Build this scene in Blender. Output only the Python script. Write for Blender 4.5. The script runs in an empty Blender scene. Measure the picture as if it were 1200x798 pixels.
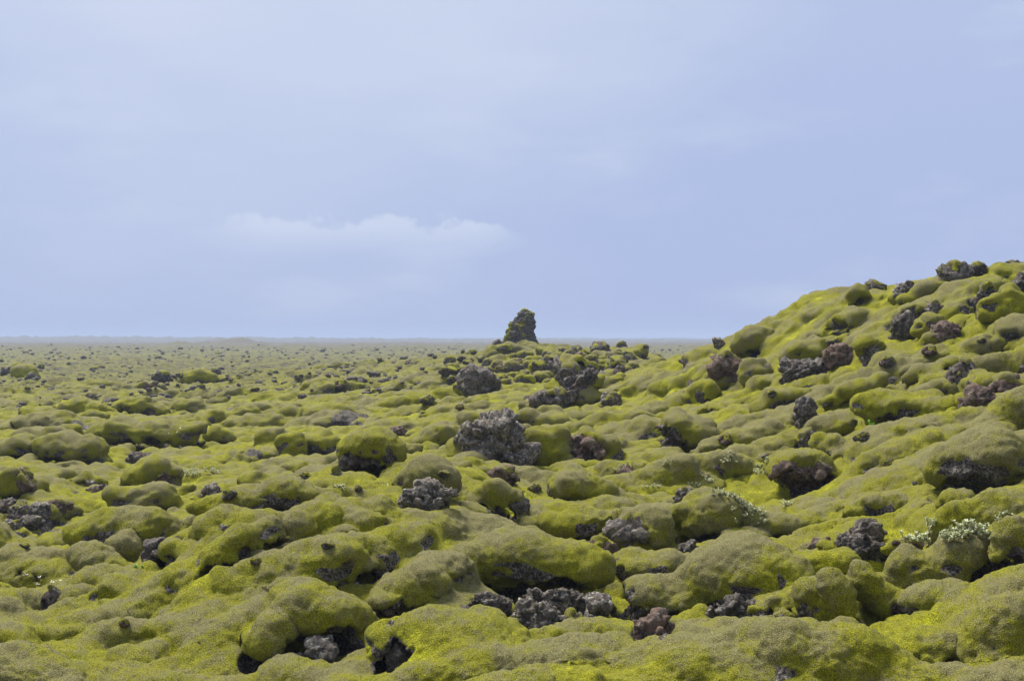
import bpy, bmesh, math, random, time
import numpy as np
T0 = time.time()
rad = math.radians
scene = bpy.context.scene
COL = scene.collection

# ------------------------------------------------------------------ camera
F, U0, V0, EYE = 1500.0, 600.0, 397.0, 4.6      # focal length in photo pixels, eye height above the plain
cam_data = bpy.data.cameras.new('camera')
cam = bpy.data.objects.new('camera', cam_data); COL.objects.link(cam)
cam_data.sensor_width = 36.0; cam_data.lens = 36.0 * F / 1200.0
cam_data.clip_start = 0.1; cam_data.clip_end = 40000
cam.location = (0, 0, EYE)
cam.rotation_euler = (rad(90) - 2.0 / F, 0, 0)
scene.camera = cam

# ------------------------------------------------------------------ sky and sun
EXPO = 0.82                                     # the photograph is exposed for the ground
SUN_EL, SUN_AZ = rad(57), rad(-36)              # azimuth measured from +Y towards +X: ahead and to the left
world = bpy.data.worlds.new('World'); scene.world = world; world.use_nodes = True
nt = world.node_tree; nt.nodes.clear()
def N(tree, typ, **kw):
    n = tree.nodes.new(typ)
    for k, v in kw.items(): setattr(n, k, v)
    return n
def math_n(tree, op, a, b=None, c=None, clamp=False):
    n = N(tree, 'ShaderNodeMath', operation=op); n.use_clamp = clamp
    for i, q in enumerate((a, b, c)):
        if q is None: continue
        if isinstance(q, (int, float)): n.inputs[i].default_value = q
        else: tree.links.new(q, n.inputs[i])
    return n.outputs[0]
def mix_n(tree, fac, a, b, blend='MIX'):
    n = N(tree, 'ShaderNodeMix', data_type='RGBA', blend_type=blend)
    n.clamp_factor = True
    for s, q in ((n.inputs[0], fac), (n.inputs[6], a), (n.inputs[7], b)):
        if isinstance(q, (int, float)): s.default_value = q
        elif isinstance(q, tuple): s.default_value = (*q, 1)
        else: tree.links.new(q, s)
    return n.outputs[2]
def noise_n(tree, vec, scale, detail=3, rough=0.5, lac=2.0, dist=0.0):
    n = N(tree, 'ShaderNodeTexNoise')
    tree.links.new(vec, n.inputs['Vector'])
    n.inputs['Scale'].default_value = scale; n.inputs['Detail'].default_value = detail
    n.inputs['Roughness'].default_value = rough; n.inputs['Lacunarity'].default_value = lac
    n.inputs['Distortion'].default_value = dist
    return n.outputs['Fac']
def ramp_n(tree, fac, lo, hi, smooth=True):
    n = N(tree, 'ShaderNodeMapRange', interpolation_type='SMOOTHSTEP' if smooth else 'LINEAR')
    tree.links.new(fac, n.inputs[0]); n.inputs[1].default_value = lo; n.inputs[2].default_value = hi
    return n.outputs[0]
def vmap(tree, vec, scale=(1, 1, 1), loc=(0, 0, 0)):
    n = N(tree, 'ShaderNodeMapping'); tree.links.new(vec, n.inputs[0])
    n.inputs['Scale'].default_value = scale; n.inputs['Location'].default_value = loc
    return n.outputs[0]

sky = N(nt, 'ShaderNodeTexSky', sky_type='NISHITA', sun_disc=False, sun_elevation=SUN_EL, sun_rotation=SUN_AZ)
sky.air_density = 1.0; sky.dust_density = 1.5
skyb = mix_n(nt, 1.0, sky.outputs[0], (0.10, 0.10, 0.10), 'MULTIPLY')
tc = N(nt, 'ShaderNodeTexCoord').outputs['Generated']
sx = N(nt, 'ShaderNodeSeparateXYZ'); nt.links.new(tc, sx.inputs[0])
X, Y, Z = sx.outputs
# high thin cloud veil: bluish and darker low down, paler higher and to the left
n1 = noise_n(nt, vmap(nt, tc, (1.6, 1.6, 5)), 1.6, 4, 0.55)
hgt = math_n(nt, 'ADD', math_n(nt, 'MULTIPLY', Z, 3.1), math_n(nt, 'MULTIPLY', math_n(nt, 'SUBTRACT', n1, 0.5), 0.7))
hgt = math_n(nt, 'SUBTRACT', hgt, math_n(nt, 'MULTIPLY', X, 0.5))
hgt = math_n(nt, 'SUBTRACT', hgt, math_n(nt, 'MULTIPLY', math_n(nt, 'POWER', math_n(nt, 'ABSOLUTE', math_n(nt, 'ADD', X, 0.10)), 2.0), 3.2))
hgt = math_n(nt, 'MAXIMUM', hgt, math_n(nt, 'SUBTRACT', math_n(nt, 'MULTIPLY', Z, 1.6), 0.1))
veil = mix_n(nt, ramp_n(nt, hgt, -0.25, 1.15), (0.40, 0.488, 0.775), (0.64, 0.71, 0.88))
veil = mix_n(nt, ramp_n(nt, Z, 0.22, 0.95), veil, (0.72, 0.78, 0.92))
# the long low cloud bank and a few faint wisps
n2 = noise_n(nt, vmap(nt, tc, (1, 1, 1.3)), 30, 6, 0.55)
puff = math_n(nt, 'MULTIPLY', math_n(nt, 'SUBTRACT', n2, 0.5), 0.062)
zc = math_n(nt, 'ADD', Z, puff)
arch = math_n(nt, 'SUBTRACT', 0.100, math_n(nt, 'MULTIPLY', math_n(nt, 'POWER', math_n(nt, 'ABSOLUTE', math_n(nt, 'ADD', X, 0.15)), 1.5), 0.19))
top = ramp_n(nt, math_n(nt, 'SUBTRACT', arch, zc), 0.0, 0.009)
bot = ramp_n(nt, Z, 0.058, 0.092)
side = math_n(nt, 'MULTIPLY', ramp_n(nt, X, -0.26, -0.18), math_n(nt, 'SUBTRACT', 1.0, ramp_n(nt, X, -0.03, 0.03)))
front = math_n(nt, 'GREATER_THAN', Y, 0.0)
bank = math_n(nt, 'MULTIPLY', math_n(nt, 'MULTIPLY', top, bot), math_n(nt, 'MULTIPLY', side, front))
veil = mix_n(nt, math_n(nt, 'MULTIPLY', bank, 0.75), veil, (0.655, 0.725, 0.90))
n3 = noise_n(nt, vmap(nt, tc, (1, 1, 2.5), (3, 1, 7)), 9, 6, 0.62)
veil = mix_n(nt, math_n(nt, 'MULTIPLY', ramp_n(nt, n3, 0.57, 0.76), 0.4), veil, (0.46, 0.55, 0.80))
n4 = noise_n(nt, vmap(nt, tc, (1, 1, 3.5), (8, 4, 2)), 5, 4, 0.5)
veil = mix_n(nt, math_n(nt, 'MULTIPLY', ramp_n(nt, n4, 0.50, 0.72), 0.35), veil, (0.68, 0.75, 0.90))
skyc = mix_n(nt, 0.93, skyb, veil)
bg = N(nt, 'ShaderNodeBackground'); nt.links.new(skyc, bg.inputs[0]); bg.inputs[1].default_value = 1.0 / 2 ** EXPO
wo = N(nt, 'ShaderNodeOutputWorld'); nt.links.new(bg.outputs[0], wo.inputs[0])

sd = bpy.data.lights.new('sun', 'SUN'); sd.energy = 4.5; sd.angle = rad(26); sd.color = (1.0, 0.95, 0.84)
sun = bpy.data.objects.new('sun', sd); COL.objects.link(sun)
from mathutils import Vector, Matrix
sdir = Vector((math.sin(SUN_AZ) * math.cos(SUN_EL), math.cos(SUN_AZ) * math.cos(SUN_EL), math.sin(SUN_EL)))
sun.rotation_euler = (-sdir).to_track_quat('-Z', 'Y').to_euler(); sun.location = (0, 0, 60)
scene.view_settings.view_transform = 'Standard'; scene.view_settings.look = 'None'
scene.view_settings.exposure = EXPO; scene.view_settings.gamma = 1.0
scene.view_settings.use_curve_mapping = False
scene.render.engine = 'CYCLES'
scene.cycles.max_bounces = 6; scene.cycles.volume_bounces = 0

# ------------------------------------------------------------------ numpy noise
def h32(*k):
    h = np.uint32(2166136261)
    for q in k:
        h = (h ^ (np.asarray(q, dtype=np.int64) & 0xffffffff).astype(np.uint32)) * np.uint32(16777619)
        h = h ^ (h >> np.uint32(13)); h = h * np.uint32(0x5bd1e995); h = h ^ (h >> np.uint32(15))
    return h
def r01(*k): return h32(*k).astype(np.float64) / 4294967296.0
np.seterr(over='ignore')
def fade(t): return t * t * t * (t * (t * 6 - 15) + 10)
def noise2(x, y, seed=0):
    ix, iy = np.floor(x).astype(np.int64), np.floor(y).astype(np.int64)
    fx, fy = x - ix, y - iy; u, v = fade(fx), fade(fy)
    def g(i, j):
        a = r01(ix + i, iy + j, seed) * 2 * np.pi
        return np.cos(a) * (fx - i) + np.sin(a) * (fy - j)
    return 1.4 * ((g(0, 0) * (1 - u) + g(1, 0) * u) * (1 - v) + (g(0, 1) * (1 - u) + g(1, 1) * u) * v)
def noise3(p, seed=0):
    ip = np.floor(p).astype(np.int64); f = p - ip; u = fade(f)
    out = 0
    for i in (0, 1):
        for j in (0, 1):
            for k in (0, 1):
                h = h32(ip[:, 0] + i, ip[:, 1] + j, ip[:, 2] + k, seed)
                gx = (h & np.uint32(1023)) / 511.5 - 1; gy = ((h >> np.uint32(10)) & np.uint32(1023)) / 511.5 - 1
                gz = ((h >> np.uint32(20)) & np.uint32(1023)) / 511.5 - 1
                w = (u[:, 0] if i else 1 - u[:, 0]) * (u[:, 1] if j else 1 - u[:, 1]) * (u[:, 2] if k else 1 - u[:, 2])
                out = out + w * (gx * (f[:, 0] - i) + gy * (f[:, 1] - j) + gz * (f[:, 2] - k))
    return out * 1.5
def fbm3(p, oct=3, seed=0, gain=0.5):
    a, s, o = 1.0, 0, 0
    for k in range(oct):
        o = o + a * noise3(p * 2.03 ** k, seed + k); s += a; a *= gain
    return o / s
def ridged3(p, oct=3, seed=0):
    a, s, o = 1.0, 0, 0
    for k in range(oct):
        o = o + a * (1 - 2 * np.abs(noise3(p * 2.1 ** k, seed + k))); s += a; a *= 0.55
    return o / s
def worley3(p, seed=0):
    ip = np.floor(p).astype(np.int64); best = np.full(len(p), 9.0); second = np.full(len(p), 9.0)
    for i in (-1, 0, 1):
        for j in (-1, 0, 1):
            for k in (-1, 0, 1):
                c = [ip[:, 0] + i, ip[:, 1] + j, ip[:, 2] + k]
                q = np.stack([c[m] + r01(*c, seed + m) for m in range(3)], 1)
                dd = np.linalg.norm(q - p, axis=1)
                second = np.minimum(second, np.maximum(best, dd)); best = np.minimum(best, dd)
    return best, second
def blocks3(p, seed=0):
    """cells of broken rock: a random level for each cell and the distance to its border"""
    ip = np.floor(p).astype(np.int64); best = np.full(len(p), 9.0); second = np.full(len(p), 9.0); lev = np.zeros(len(p))
    for i in (-1, 0, 1):
        for j in (-1, 0, 1):
            for k in (-1, 0, 1):
                c = [ip[:, 0] + i, ip[:, 1] + j, ip[:, 2] + k]
                q = np.stack([c[m] + r01(*c, seed + m) for m in range(3)], 1)
                dd = np.linalg.norm(q - p, axis=1); w = dd < best
                # each block has its own tilted face
                tl = (p - q) @ np.array([0.0, 0.0, 0.0]) + (r01(*c, seed + 5) - .5) + ((p - q)[:, 0] * (r01(*c, seed + 6) - .5) + (p - q)[:, 1] * (r01(*c, seed + 7) - .5) + (p - q)[:, 2] * (r01(*c, seed + 8) - .5)) * 1.6
                lev = np.where(w, tl, lev); second = np.where(w, best, np.minimum(second, dd)); best = np.minimum(best, dd)
    return lev, second - best
def cushions(x, y, size, seed, fill=0.85):
    """rounded cushions: domes of their own size, direction and height, the highest wins"""
    X_, Y_ = x / size, y / size
    ix, iy = np.floor(X_).astype(np.int64), np.floor(Y_).astype(np.int64)
    out = np.zeros_like(x)
    for i in (-1, 0, 1):
        for j in (-1, 0, 1):
            cx, cy = ix + i, iy + j
            px, py = cx + 0.15 + 0.7 * r01(cx, cy, seed), cy + 0.15 + 0.7 * r01(cx, cy, seed + 1)
            ang = (r01(cx, cy, seed + 2) - 0.5) * 1.5
            asp = 1.0 + 0.6 * r01(cx, cy, seed + 3)
            rr = fill * (0.62 + 0.38 * r01(cx, cy, seed + 4))
            dx, dy = X_ - px, Y_ - py
            ca, sa = np.cos(ang), np.sin(ang)
            a = (dx * ca + dy * sa) / (rr * 1.12); b = (-dx * sa + dy * ca) * asp / rr
            q = np.clip(1 - a * a - b * b, 0, 1)
            hh = (0.45 + 0.55 * r01(cx, cy, seed + 5)) * q ** 0.62
            out = np.maximum(out, hh)
    return out
def smooth(x, a, b):
    t = np.clip((x - a) / (b - a), 0, 1); return t * t * (3 - 2 * t)

# ------------------------------------------------------------------ lie of the land
def pix(u, v, d):                                # photo pixel at depth d -> world point
    return np.array([(u - U0) / F * d, d, EYE + (V0 - v) / F * d])
CP = [  # (u, v, depth) of the large forms
 (0,798,16.5),(150,798,16.2),(300,798,16),(450,798,15.8),(600,798,15.6),(750,798,15.6),(900,798,15.4),(1050,798,15),(1200,798,14.2),
 (0,750,17.5),(120,705,18.2),(230,652,19.3),(300,715,17.2),(450,690,17.8),(600,695,19),(750,700,20.2),(900,700,19.4),(1050,700,17.6),(1190,700,16.4),
 (60,672,29),(40,620,34),(150,640,31),(300,608,20.5),(380,585,21.7),(380,640,19),(450,600,21),(480,563,23.5),(560,615,22.8),(560,570,26),(700,630,23.3),(850,640,22.6),(1000,640,21.2),(1120,640,19.2),(1195,610,18.8),
 (40,590,36),(190,605,36),(250,590,38),(330,566,42),(430,545,46),(650,570,31),(760,590,27.6),(880,595,26.3),(990,580,26),(1100,560,24.6),(1190,540,23.6),
 (50,525,53),(200,525,54),(350,520,54),(470,515,53),(580,525,41),(700,530,37),(800,530,34.5),(900,520,32.5),(1000,500,31),(1100,480,30),(1190,470,29.2),
 (50,470,92),(200,475,85),(350,470,84),(470,475,74),(580,470,63),(680,480,52),(780,470,48),(880,455,43),(980,430,39.5),(1080,400,37),(1180,390,35),
 (550,436,98),(650,435,85),(700,418,98),(740,415,104),(800,425,58),(850,402,53),(905,375,51),(960,352,49),(1040,345,46),(1110,329,43.5),(1190,323,41.5),
 (440,432,120),(520,424,120),(580,412,122),(612,407,124),(650,413,122),(300,440,140),(150,440,152),(20,438,155),(350,420,260),(100,425,240),
]
LIN = []
for u, v, d in CP:
    p = pix(u, v, d); LIN.append((p[0] / d, d, p[2]))
# behind the crests and round the camera (t = x/y, depth, height)
LIN += [(0.40,62,4.0),(0.3,62,3.6),(0.22,70,1.8),(0.17,80,0.6),(0.40,100,1.0),(0.2,110,0.1),(0.3,150,0.1),(0.1,118,0.9),(0.09,150,0.1),(0.0,160,0.2),(-0.04,170,0.1),(0.02,200,0.1),
        (0.55,16,1.4),(0.6,30,4.5),(0.6,45,5.6),(0.6,80,4.5),(0.9,30,5.5),(0.9,60,6),(0.6,140,0.5),(-0.55,16,0.2),(-0.6,40,0),(-0.6,100,0),(-0.9,30,0),
        (0,1,2.9),(-0.5,1,2.9),(0.5,1,2.95),(0,4,2.3),(-0.5,4,2.2),(0.5,4,2.6),(0,8,1.35),(-0.5,8,1.0),(0.5,8,1.7),(0,12,0.6),(0.4,11,1.0),(-0.4,12,0.5)]
for t in (-1.2, -0.6, -0.3, 0, 0.3, 0.6, 1.2):
    for d in (220, 400, 900, 3000, 9000): LIN.append((t, d, 0.0))
LIN = np.array(LIN)
A_ = np.stack([LIN[:, 0] * 3.0, np.log(LIN[:, 1])], 1)
def tps(P, Q):
    r2 = ((P[:, None, :] - Q[None]) ** 2).sum(-1); return np.sqrt(r2 + 0.01)
K = tps(A_, A_) ; n_ = len(K)
W_ = np.linalg.solve(np.block([[K - 0.004 * np.eye(n_), np.ones((n_, 1))], [np.ones((1, n_)), np.zeros((1, 1))]]), np.append(LIN[:, 2], 0))
GT = np.linspace(-1.6, 1.6, 321); GL = np.linspace(0.0, math.log(12000), 520)
gt, gl = np.meshgrid(GT, GL)
q_ = np.stack([gt.ravel() * 3.0, gl.ravel()], 1)
MG = np.concatenate([tps(c, A_) @ W_[:-1] + W_[-1] for c in np.array_split(q_, 40)]).reshape(gt.shape)
far_f = smooth(gl, math.log(190), math.log(330)); MG = MG * (1 - far_f)
for _ in range(2):                                 # a little smoothing
    MG[1:-1, 1:-1] = (MG[1:-1, 1:-1] * 2 + MG[:-2, 1:-1] + MG[2:, 1:-1] + MG[1:-1, :-2] + MG[1:-1, 2:]) / 6
def macro(t, d):
    a = np.clip((t - GT[0]) / (GT[1] - GT[0]), 0, len(GT) - 1.001); b = np.clip((np.log(d) - GL[0]) / (GL[1] - GL[0]), 0, len(GL) - 1.001)
    i, j = a.astype(int), b.astype(int); fa, fb = a - i, b - j
    return (MG[j, i] * (1 - fa) + MG[j, i + 1] * fa) * (1 - fb) + (MG[j + 1, i] * (1 - fa) + MG[j + 1, i + 1] * fa) * fb
DS = np.exp(np.linspace(math.log(9), math.log(3000), 4000))
def hit(u, v, off=0.0):                            # first depth at which the line of sight meets the land
    t = (u - U0) / F
    z = macro(np.full_like(DS, t), DS) + off; ray = EYE + (V0 - v) / F * DS
    k = np.nonzero(z >= ray)[0]
    return DS[k[0]] if len(k) else None

# ------------------------------------------------------------------ materials
def moss_material(name, far=False):
    m = bpy.data.materials.new(name); m.use_nodes = True; t = m.node_tree; t.nodes.clear()
    pos = N(t, 'ShaderNodeNewGeometry').outputs['Position']
    at = N(t, 'ShaderNodeAttribute', attribute_name='crest').outputs['Fac']
    rk = N(t, 'ShaderNodeAttribute', attribute_name='rock').outputs['Fac']
    big = noise_n(t, pos, 0.55, 3, 0.55); mid = noise_n(t, pos, 3.0, 8, 0.70); fine = noise_n(t, pos, 28, 4, 0.65); grain = noise_n(t, pos, 80, 3, 0.7)
    tuft = N(t, 'ShaderNodeTexVoronoi'); t.links.new(pos, tuft.inputs['Vector']); tuft.inputs['Scale'].default_value = 38
    # young yellow-green moss in the damp hollows, dry grey-olive moss on the exposed tops
    dry = math_n(t, 'ADD', at, math_n(t, 'MULTIPLY', math_n(t, 'SUBTRACT', mid, 0.5), 2.1))
    dry = math_n(t, 'ADD', dry, math_n(t, 'MULTIPLY', math_n(t, 'SUBTRACT', big, 0.5), 2.0))
    dry = math_n(t, 'ADD', dry, math_n(t, 'MULTIPLY', math_n(t, 'SUBTRACT', fine, 0.5), 1.3))
    c = mix_n(t, ramp_n(t, dry, -0.10, 0.50), (0.37, 0.375, 0.003), (0.208, 0.208, 0.003))
    c = mix_n(t, ramp_n(t, dry, 0.52, 1.10), c, (0.185, 0.168, 0.072))
    c = mix_n(t, math_n(t, 'MULTIPLY', ramp_n(t, grain, 0.46, 0.64), 0.75), c, (0.040, 0.038, 0.006))
    c = mix_n(t, math_n(t, 'MULTIPLY', ramp_n(t, fine, 0.56, 0.80), 0.40), c, (0.36, 0.34, 0.12))
    if far:                                         # stonier, browner plain far away
        cd = N(t, 'ShaderNodeSeparateXYZ'); t.links.new(pos, cd.inputs[0])
        ff = ramp_n(t, cd.outputs[1], 50, 170)
        n5 = noise_n(t, pos, 0.6, 7, 0.75)
        fc = mix_n(t, ramp_n(t, n5, 0.42, 0.6), (0.125, 0.120, 0.030), (0.042, 0.038, 0.027))
        fc = mix_n(t, ramp_n(t, cd.outputs[1], 260, 900), fc, (0.075, 0.062, 0.055))
        c = mix_n(t, math_n(t, 'MULTIPLY', ff, 0.9), c, fc)
    if True:                                        # bare rock in pits and under lips, plus shade painted into creases
        rn = math_n(t, 'ADD', rk, math_n(t, 'MULTIPLY', math_n(t, 'SUBTRACT', mid, 0.5), 0.8))
        rc = mix_n(t, ramp_n(t, fine, 0.4, 0.65), (0.022, 0.019, 0.017), (0.19, 0.165, 0.15))
        rc = mix_n(t, math_n(t, 'MULTIPLY', ramp_n(t, noise_n(t, vmap(t, pos, (1, 1, 1), (6, 1, 4)), 7, 4, .7), .56, .66), .6), rc, (.36, .34, .30))
        c = mix_n(t, ramp_n(t, rn, 0.45, 0.6), c, rc)
    g2 = noise_n(t, vmap(t, pos, (1, 1, 1), (4, 7, 1)), 85, 2, 0.8)
    hs = N(t, 'ShaderNodeHueSaturation'); t.links.new(c, hs.inputs['Color'])
    t.links.new(math_n(t, 'ADD', -1.3, math_n(t, 'MULTIPLY', g2, 4.6)), hs.inputs['Value']); c = hs.outputs[0]
    b = N(t, 'ShaderNodeBsdfPrincipled'); t.links.new(c, b.inputs['Base Color'])
    b.inputs['Roughness'].default_value = 0.95; b.inputs['Specular IOR Level'].default_value = 0.15
    b.inputs['Sheen Weight'].default_value = 0.08; b.inputs['Sheen Roughness'].default_value = 0.45
    b.inputs['Sheen Tint'].default_value = (0.85, 0.85, 0.55, 1)
    hsum = math_n(t, 'ADD', math_n(t, 'MULTIPLY', fine, 1.0), math_n(t, 'MULTIPLY', grain, 1.3))
    hsum = math_n(t, 'ADD', hsum, math_n(t, 'MULTIPLY', mid, 1.5))
    hsum = math_n(t, 'SUBTRACT', hsum, math_n(t, 'MULTIPLY', tuft.outputs['Distance'], 0.5))
    bp = N(t, 'ShaderNodeBump'); bp.inputs['Strength'].default_value = 0.8; bp.inputs['Distance'].default_value = 0.030
    t.links.new(hsum, bp.inputs['Height']); t.links.new(bp.outputs[0], b.inputs['Normal'])
    o = N(t, 'ShaderNodeOutputMaterial'); t.links.new(b.outputs[0], o.inputs[0])
    return m
def rock_material(name, base, light, lichen=0.5, rust=0.3):
    m = bpy.data.materials.new(name); m.use_nodes = True; t = m.node_tree; t.nodes.clear()
    pos = N(t, 'ShaderNodeNewGeometry').outputs['Position']
    big = noise_n(t, pos, 1.7, 4, 0.6); mid = noise_n(t, pos, 8, 5, 0.65); fine = noise_n(t, pos, 40, 3, 0.7)
    vo = N(t, 'ShaderNodeTexVoronoi'); t.links.new(pos, vo.inputs['Vector']); vo.inputs['Scale'].default_value = 15
    pits = ramp_n(t, vo.outputs['Distance'], 0.05, 0.45)
    c = mix_n(t, ramp_n(t, mid, 0.35, 0.65), base, light)
    c = mix_n(t, math_n(t, 'MULTIPLY', ramp_n(t, big, 0.50, 0.70), rust), c, (0.14, 0.075, 0.045))
    lic = noise_n(t, vmap(t, pos, (1, 1, 1), (5, 9, 3)), 9, 5, 0.7)
    c = mix_n(t, math_n(t, 'MULTIPLY', ramp_n(t, lic, 0.52, 0.62), lichen), c, (0.50, 0.48, 0.44))
    c = mix_n(t, math_n(t, 'MULTIPLY', ramp_n(t, noise_n(t, vmap(t, pos, (1, 1, 1), (2, 5, 8)), 4, 4, 0.7), 0.58, 0.68), 0.6), c, (0.14, 0.13, 0.03))
    c = mix_n(t, math_n(t, 'MULTIPLY', ramp_n(t, fine, 0.5, 0.7), 0.7), c, (0.020, 0.018, 0.018))
    b = N(t, 'ShaderNodeBsdfPrincipled'); t.links.new(c, b.inputs['Base Color'])
    b.inputs['Roughness'].default_value = 0.88; b.inputs['Specular IOR Level'].default_value = 0.3
    h = math_n(t, 'ADD', math_n(t, 'MULTIPLY', mid, 2.0), math_n(t, 'MULTIPLY', fine, 0.8))
    h = math_n(t, 'ADD', h, math_n(t, 'MULTIPLY', pits, 0.5))
    bp = N(t, 'ShaderNodeBump'); bp.inputs['Strength'].default_value = 0.9; bp.inputs['Distance'].default_value = 0.035
    t.links.new(h, bp.inputs['Height']); t.links.new(bp.outputs[0], b.inputs['Normal'])
    o = N(t, 'ShaderNodeOutputMaterial'); t.links.new(b.outputs[0], o.inputs[0])
    return m
MOSS = moss_material('moss'); GROUND = moss_material('moss_ground', far=True)
ROCK = {'g': rock_material('lava_grey', (0.045, 0.038, 0.034), (0.135, 0.115, 0.10), 0.35, 0.35),
        'd': rock_material('lava_dark', (0.028, 0.024, 0.022), (0.095, 0.080, 0.070), 0.3, 0.3),
        'r': rock_material('lava_reddish', (0.055, 0.037, 0.030), (0.15, 0.10, 0.08), 0.2, 0.7),
        'p': rock_material('lava_pale', (0.05, 0.043, 0.038), (0.17, 0.148, 0.13), 0.6, 0.3)}

# ------------------------------------------------------------------ mesh helpers
def make_mesh(name, V, Fc, mat, attrs=None, smooth_shade=True):
    me = bpy.data.meshes.new(name)
    V = np.ascontiguousarray(V, dtype=np.float32); Fc = np.ascontiguousarray(Fc, dtype=np.int32)
    k = Fc.shape[1]
    me.vertices.add(len(V)); me.vertices.foreach_set('co', V.ravel())
    me.loops.add(Fc.size); me.loops.foreach_set('vertex_index', Fc.ravel())
    me.polygons.add(len(Fc)); me.polygons.foreach_set('loop_start', np.arange(0, Fc.size, k, dtype=np.int32))
    me.polygons.foreach_set('use_smooth', np.full(len(Fc), smooth_shade))
    for an, av in (attrs or {}).items():
        a = me.attributes.new(an, 'FLOAT', 'POINT'); a.data.foreach_set('value', np.ascontiguousarray(av, dtype=np.float32))
    me.materials.append(mat); me.update(); me.validate()
    return me
def put(name, me, parent=None, loc=None):
    o = bpy.data.objects.new(name, me); COL.objects.link(o)
    if parent is not None: o.parent = parent
    if loc is not None: o.location = loc
    return o
def tag(o, label=None, cat=None, group=None, kind=None):
    for k, v in (('label', label), ('category', cat), ('group', group), ('kind', kind)):
        if v: o[k] = v
    return o
ICO = {}
for s in (2, 3, 4, 5):
    bm = bmesh.new(); bmesh.ops.create_icosphere(bm, subdivisions=s, radius=1.0)
    bm.verts.ensure_lookup_table()
    v_ = np.array([v.co[:] for v in bm.verts]); f_ = np.array([[v.index for v in f.verts] for f in bm.faces]); bm.free()
    v_ /= np.linalg.norm(v_, axis=1)[:, None]; ICO[s] = (v_, f_)
def vnormals(V, Fc):
    fn = np.cross(V[Fc[:, 1]] - V[Fc[:, 0]], V[Fc[:, 2]] - V[Fc[:, 0]])
    n = np.zeros_like(V)
    for k in range(3): np.add.at(n, Fc[:, k], fn)
    return n / (np.linalg.norm(n, axis=1)[:, None] + 1e-12)
def compact(V, Fc, keep_faces, attrs):
    Fc = Fc[keep_faces]; used = np.unique(Fc); mp = np.full(len(V), -1); mp[used] = np.arange(len(used))
    return V[used], mp[Fc], {k: a[used] for k, a in attrs.items()}

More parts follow.
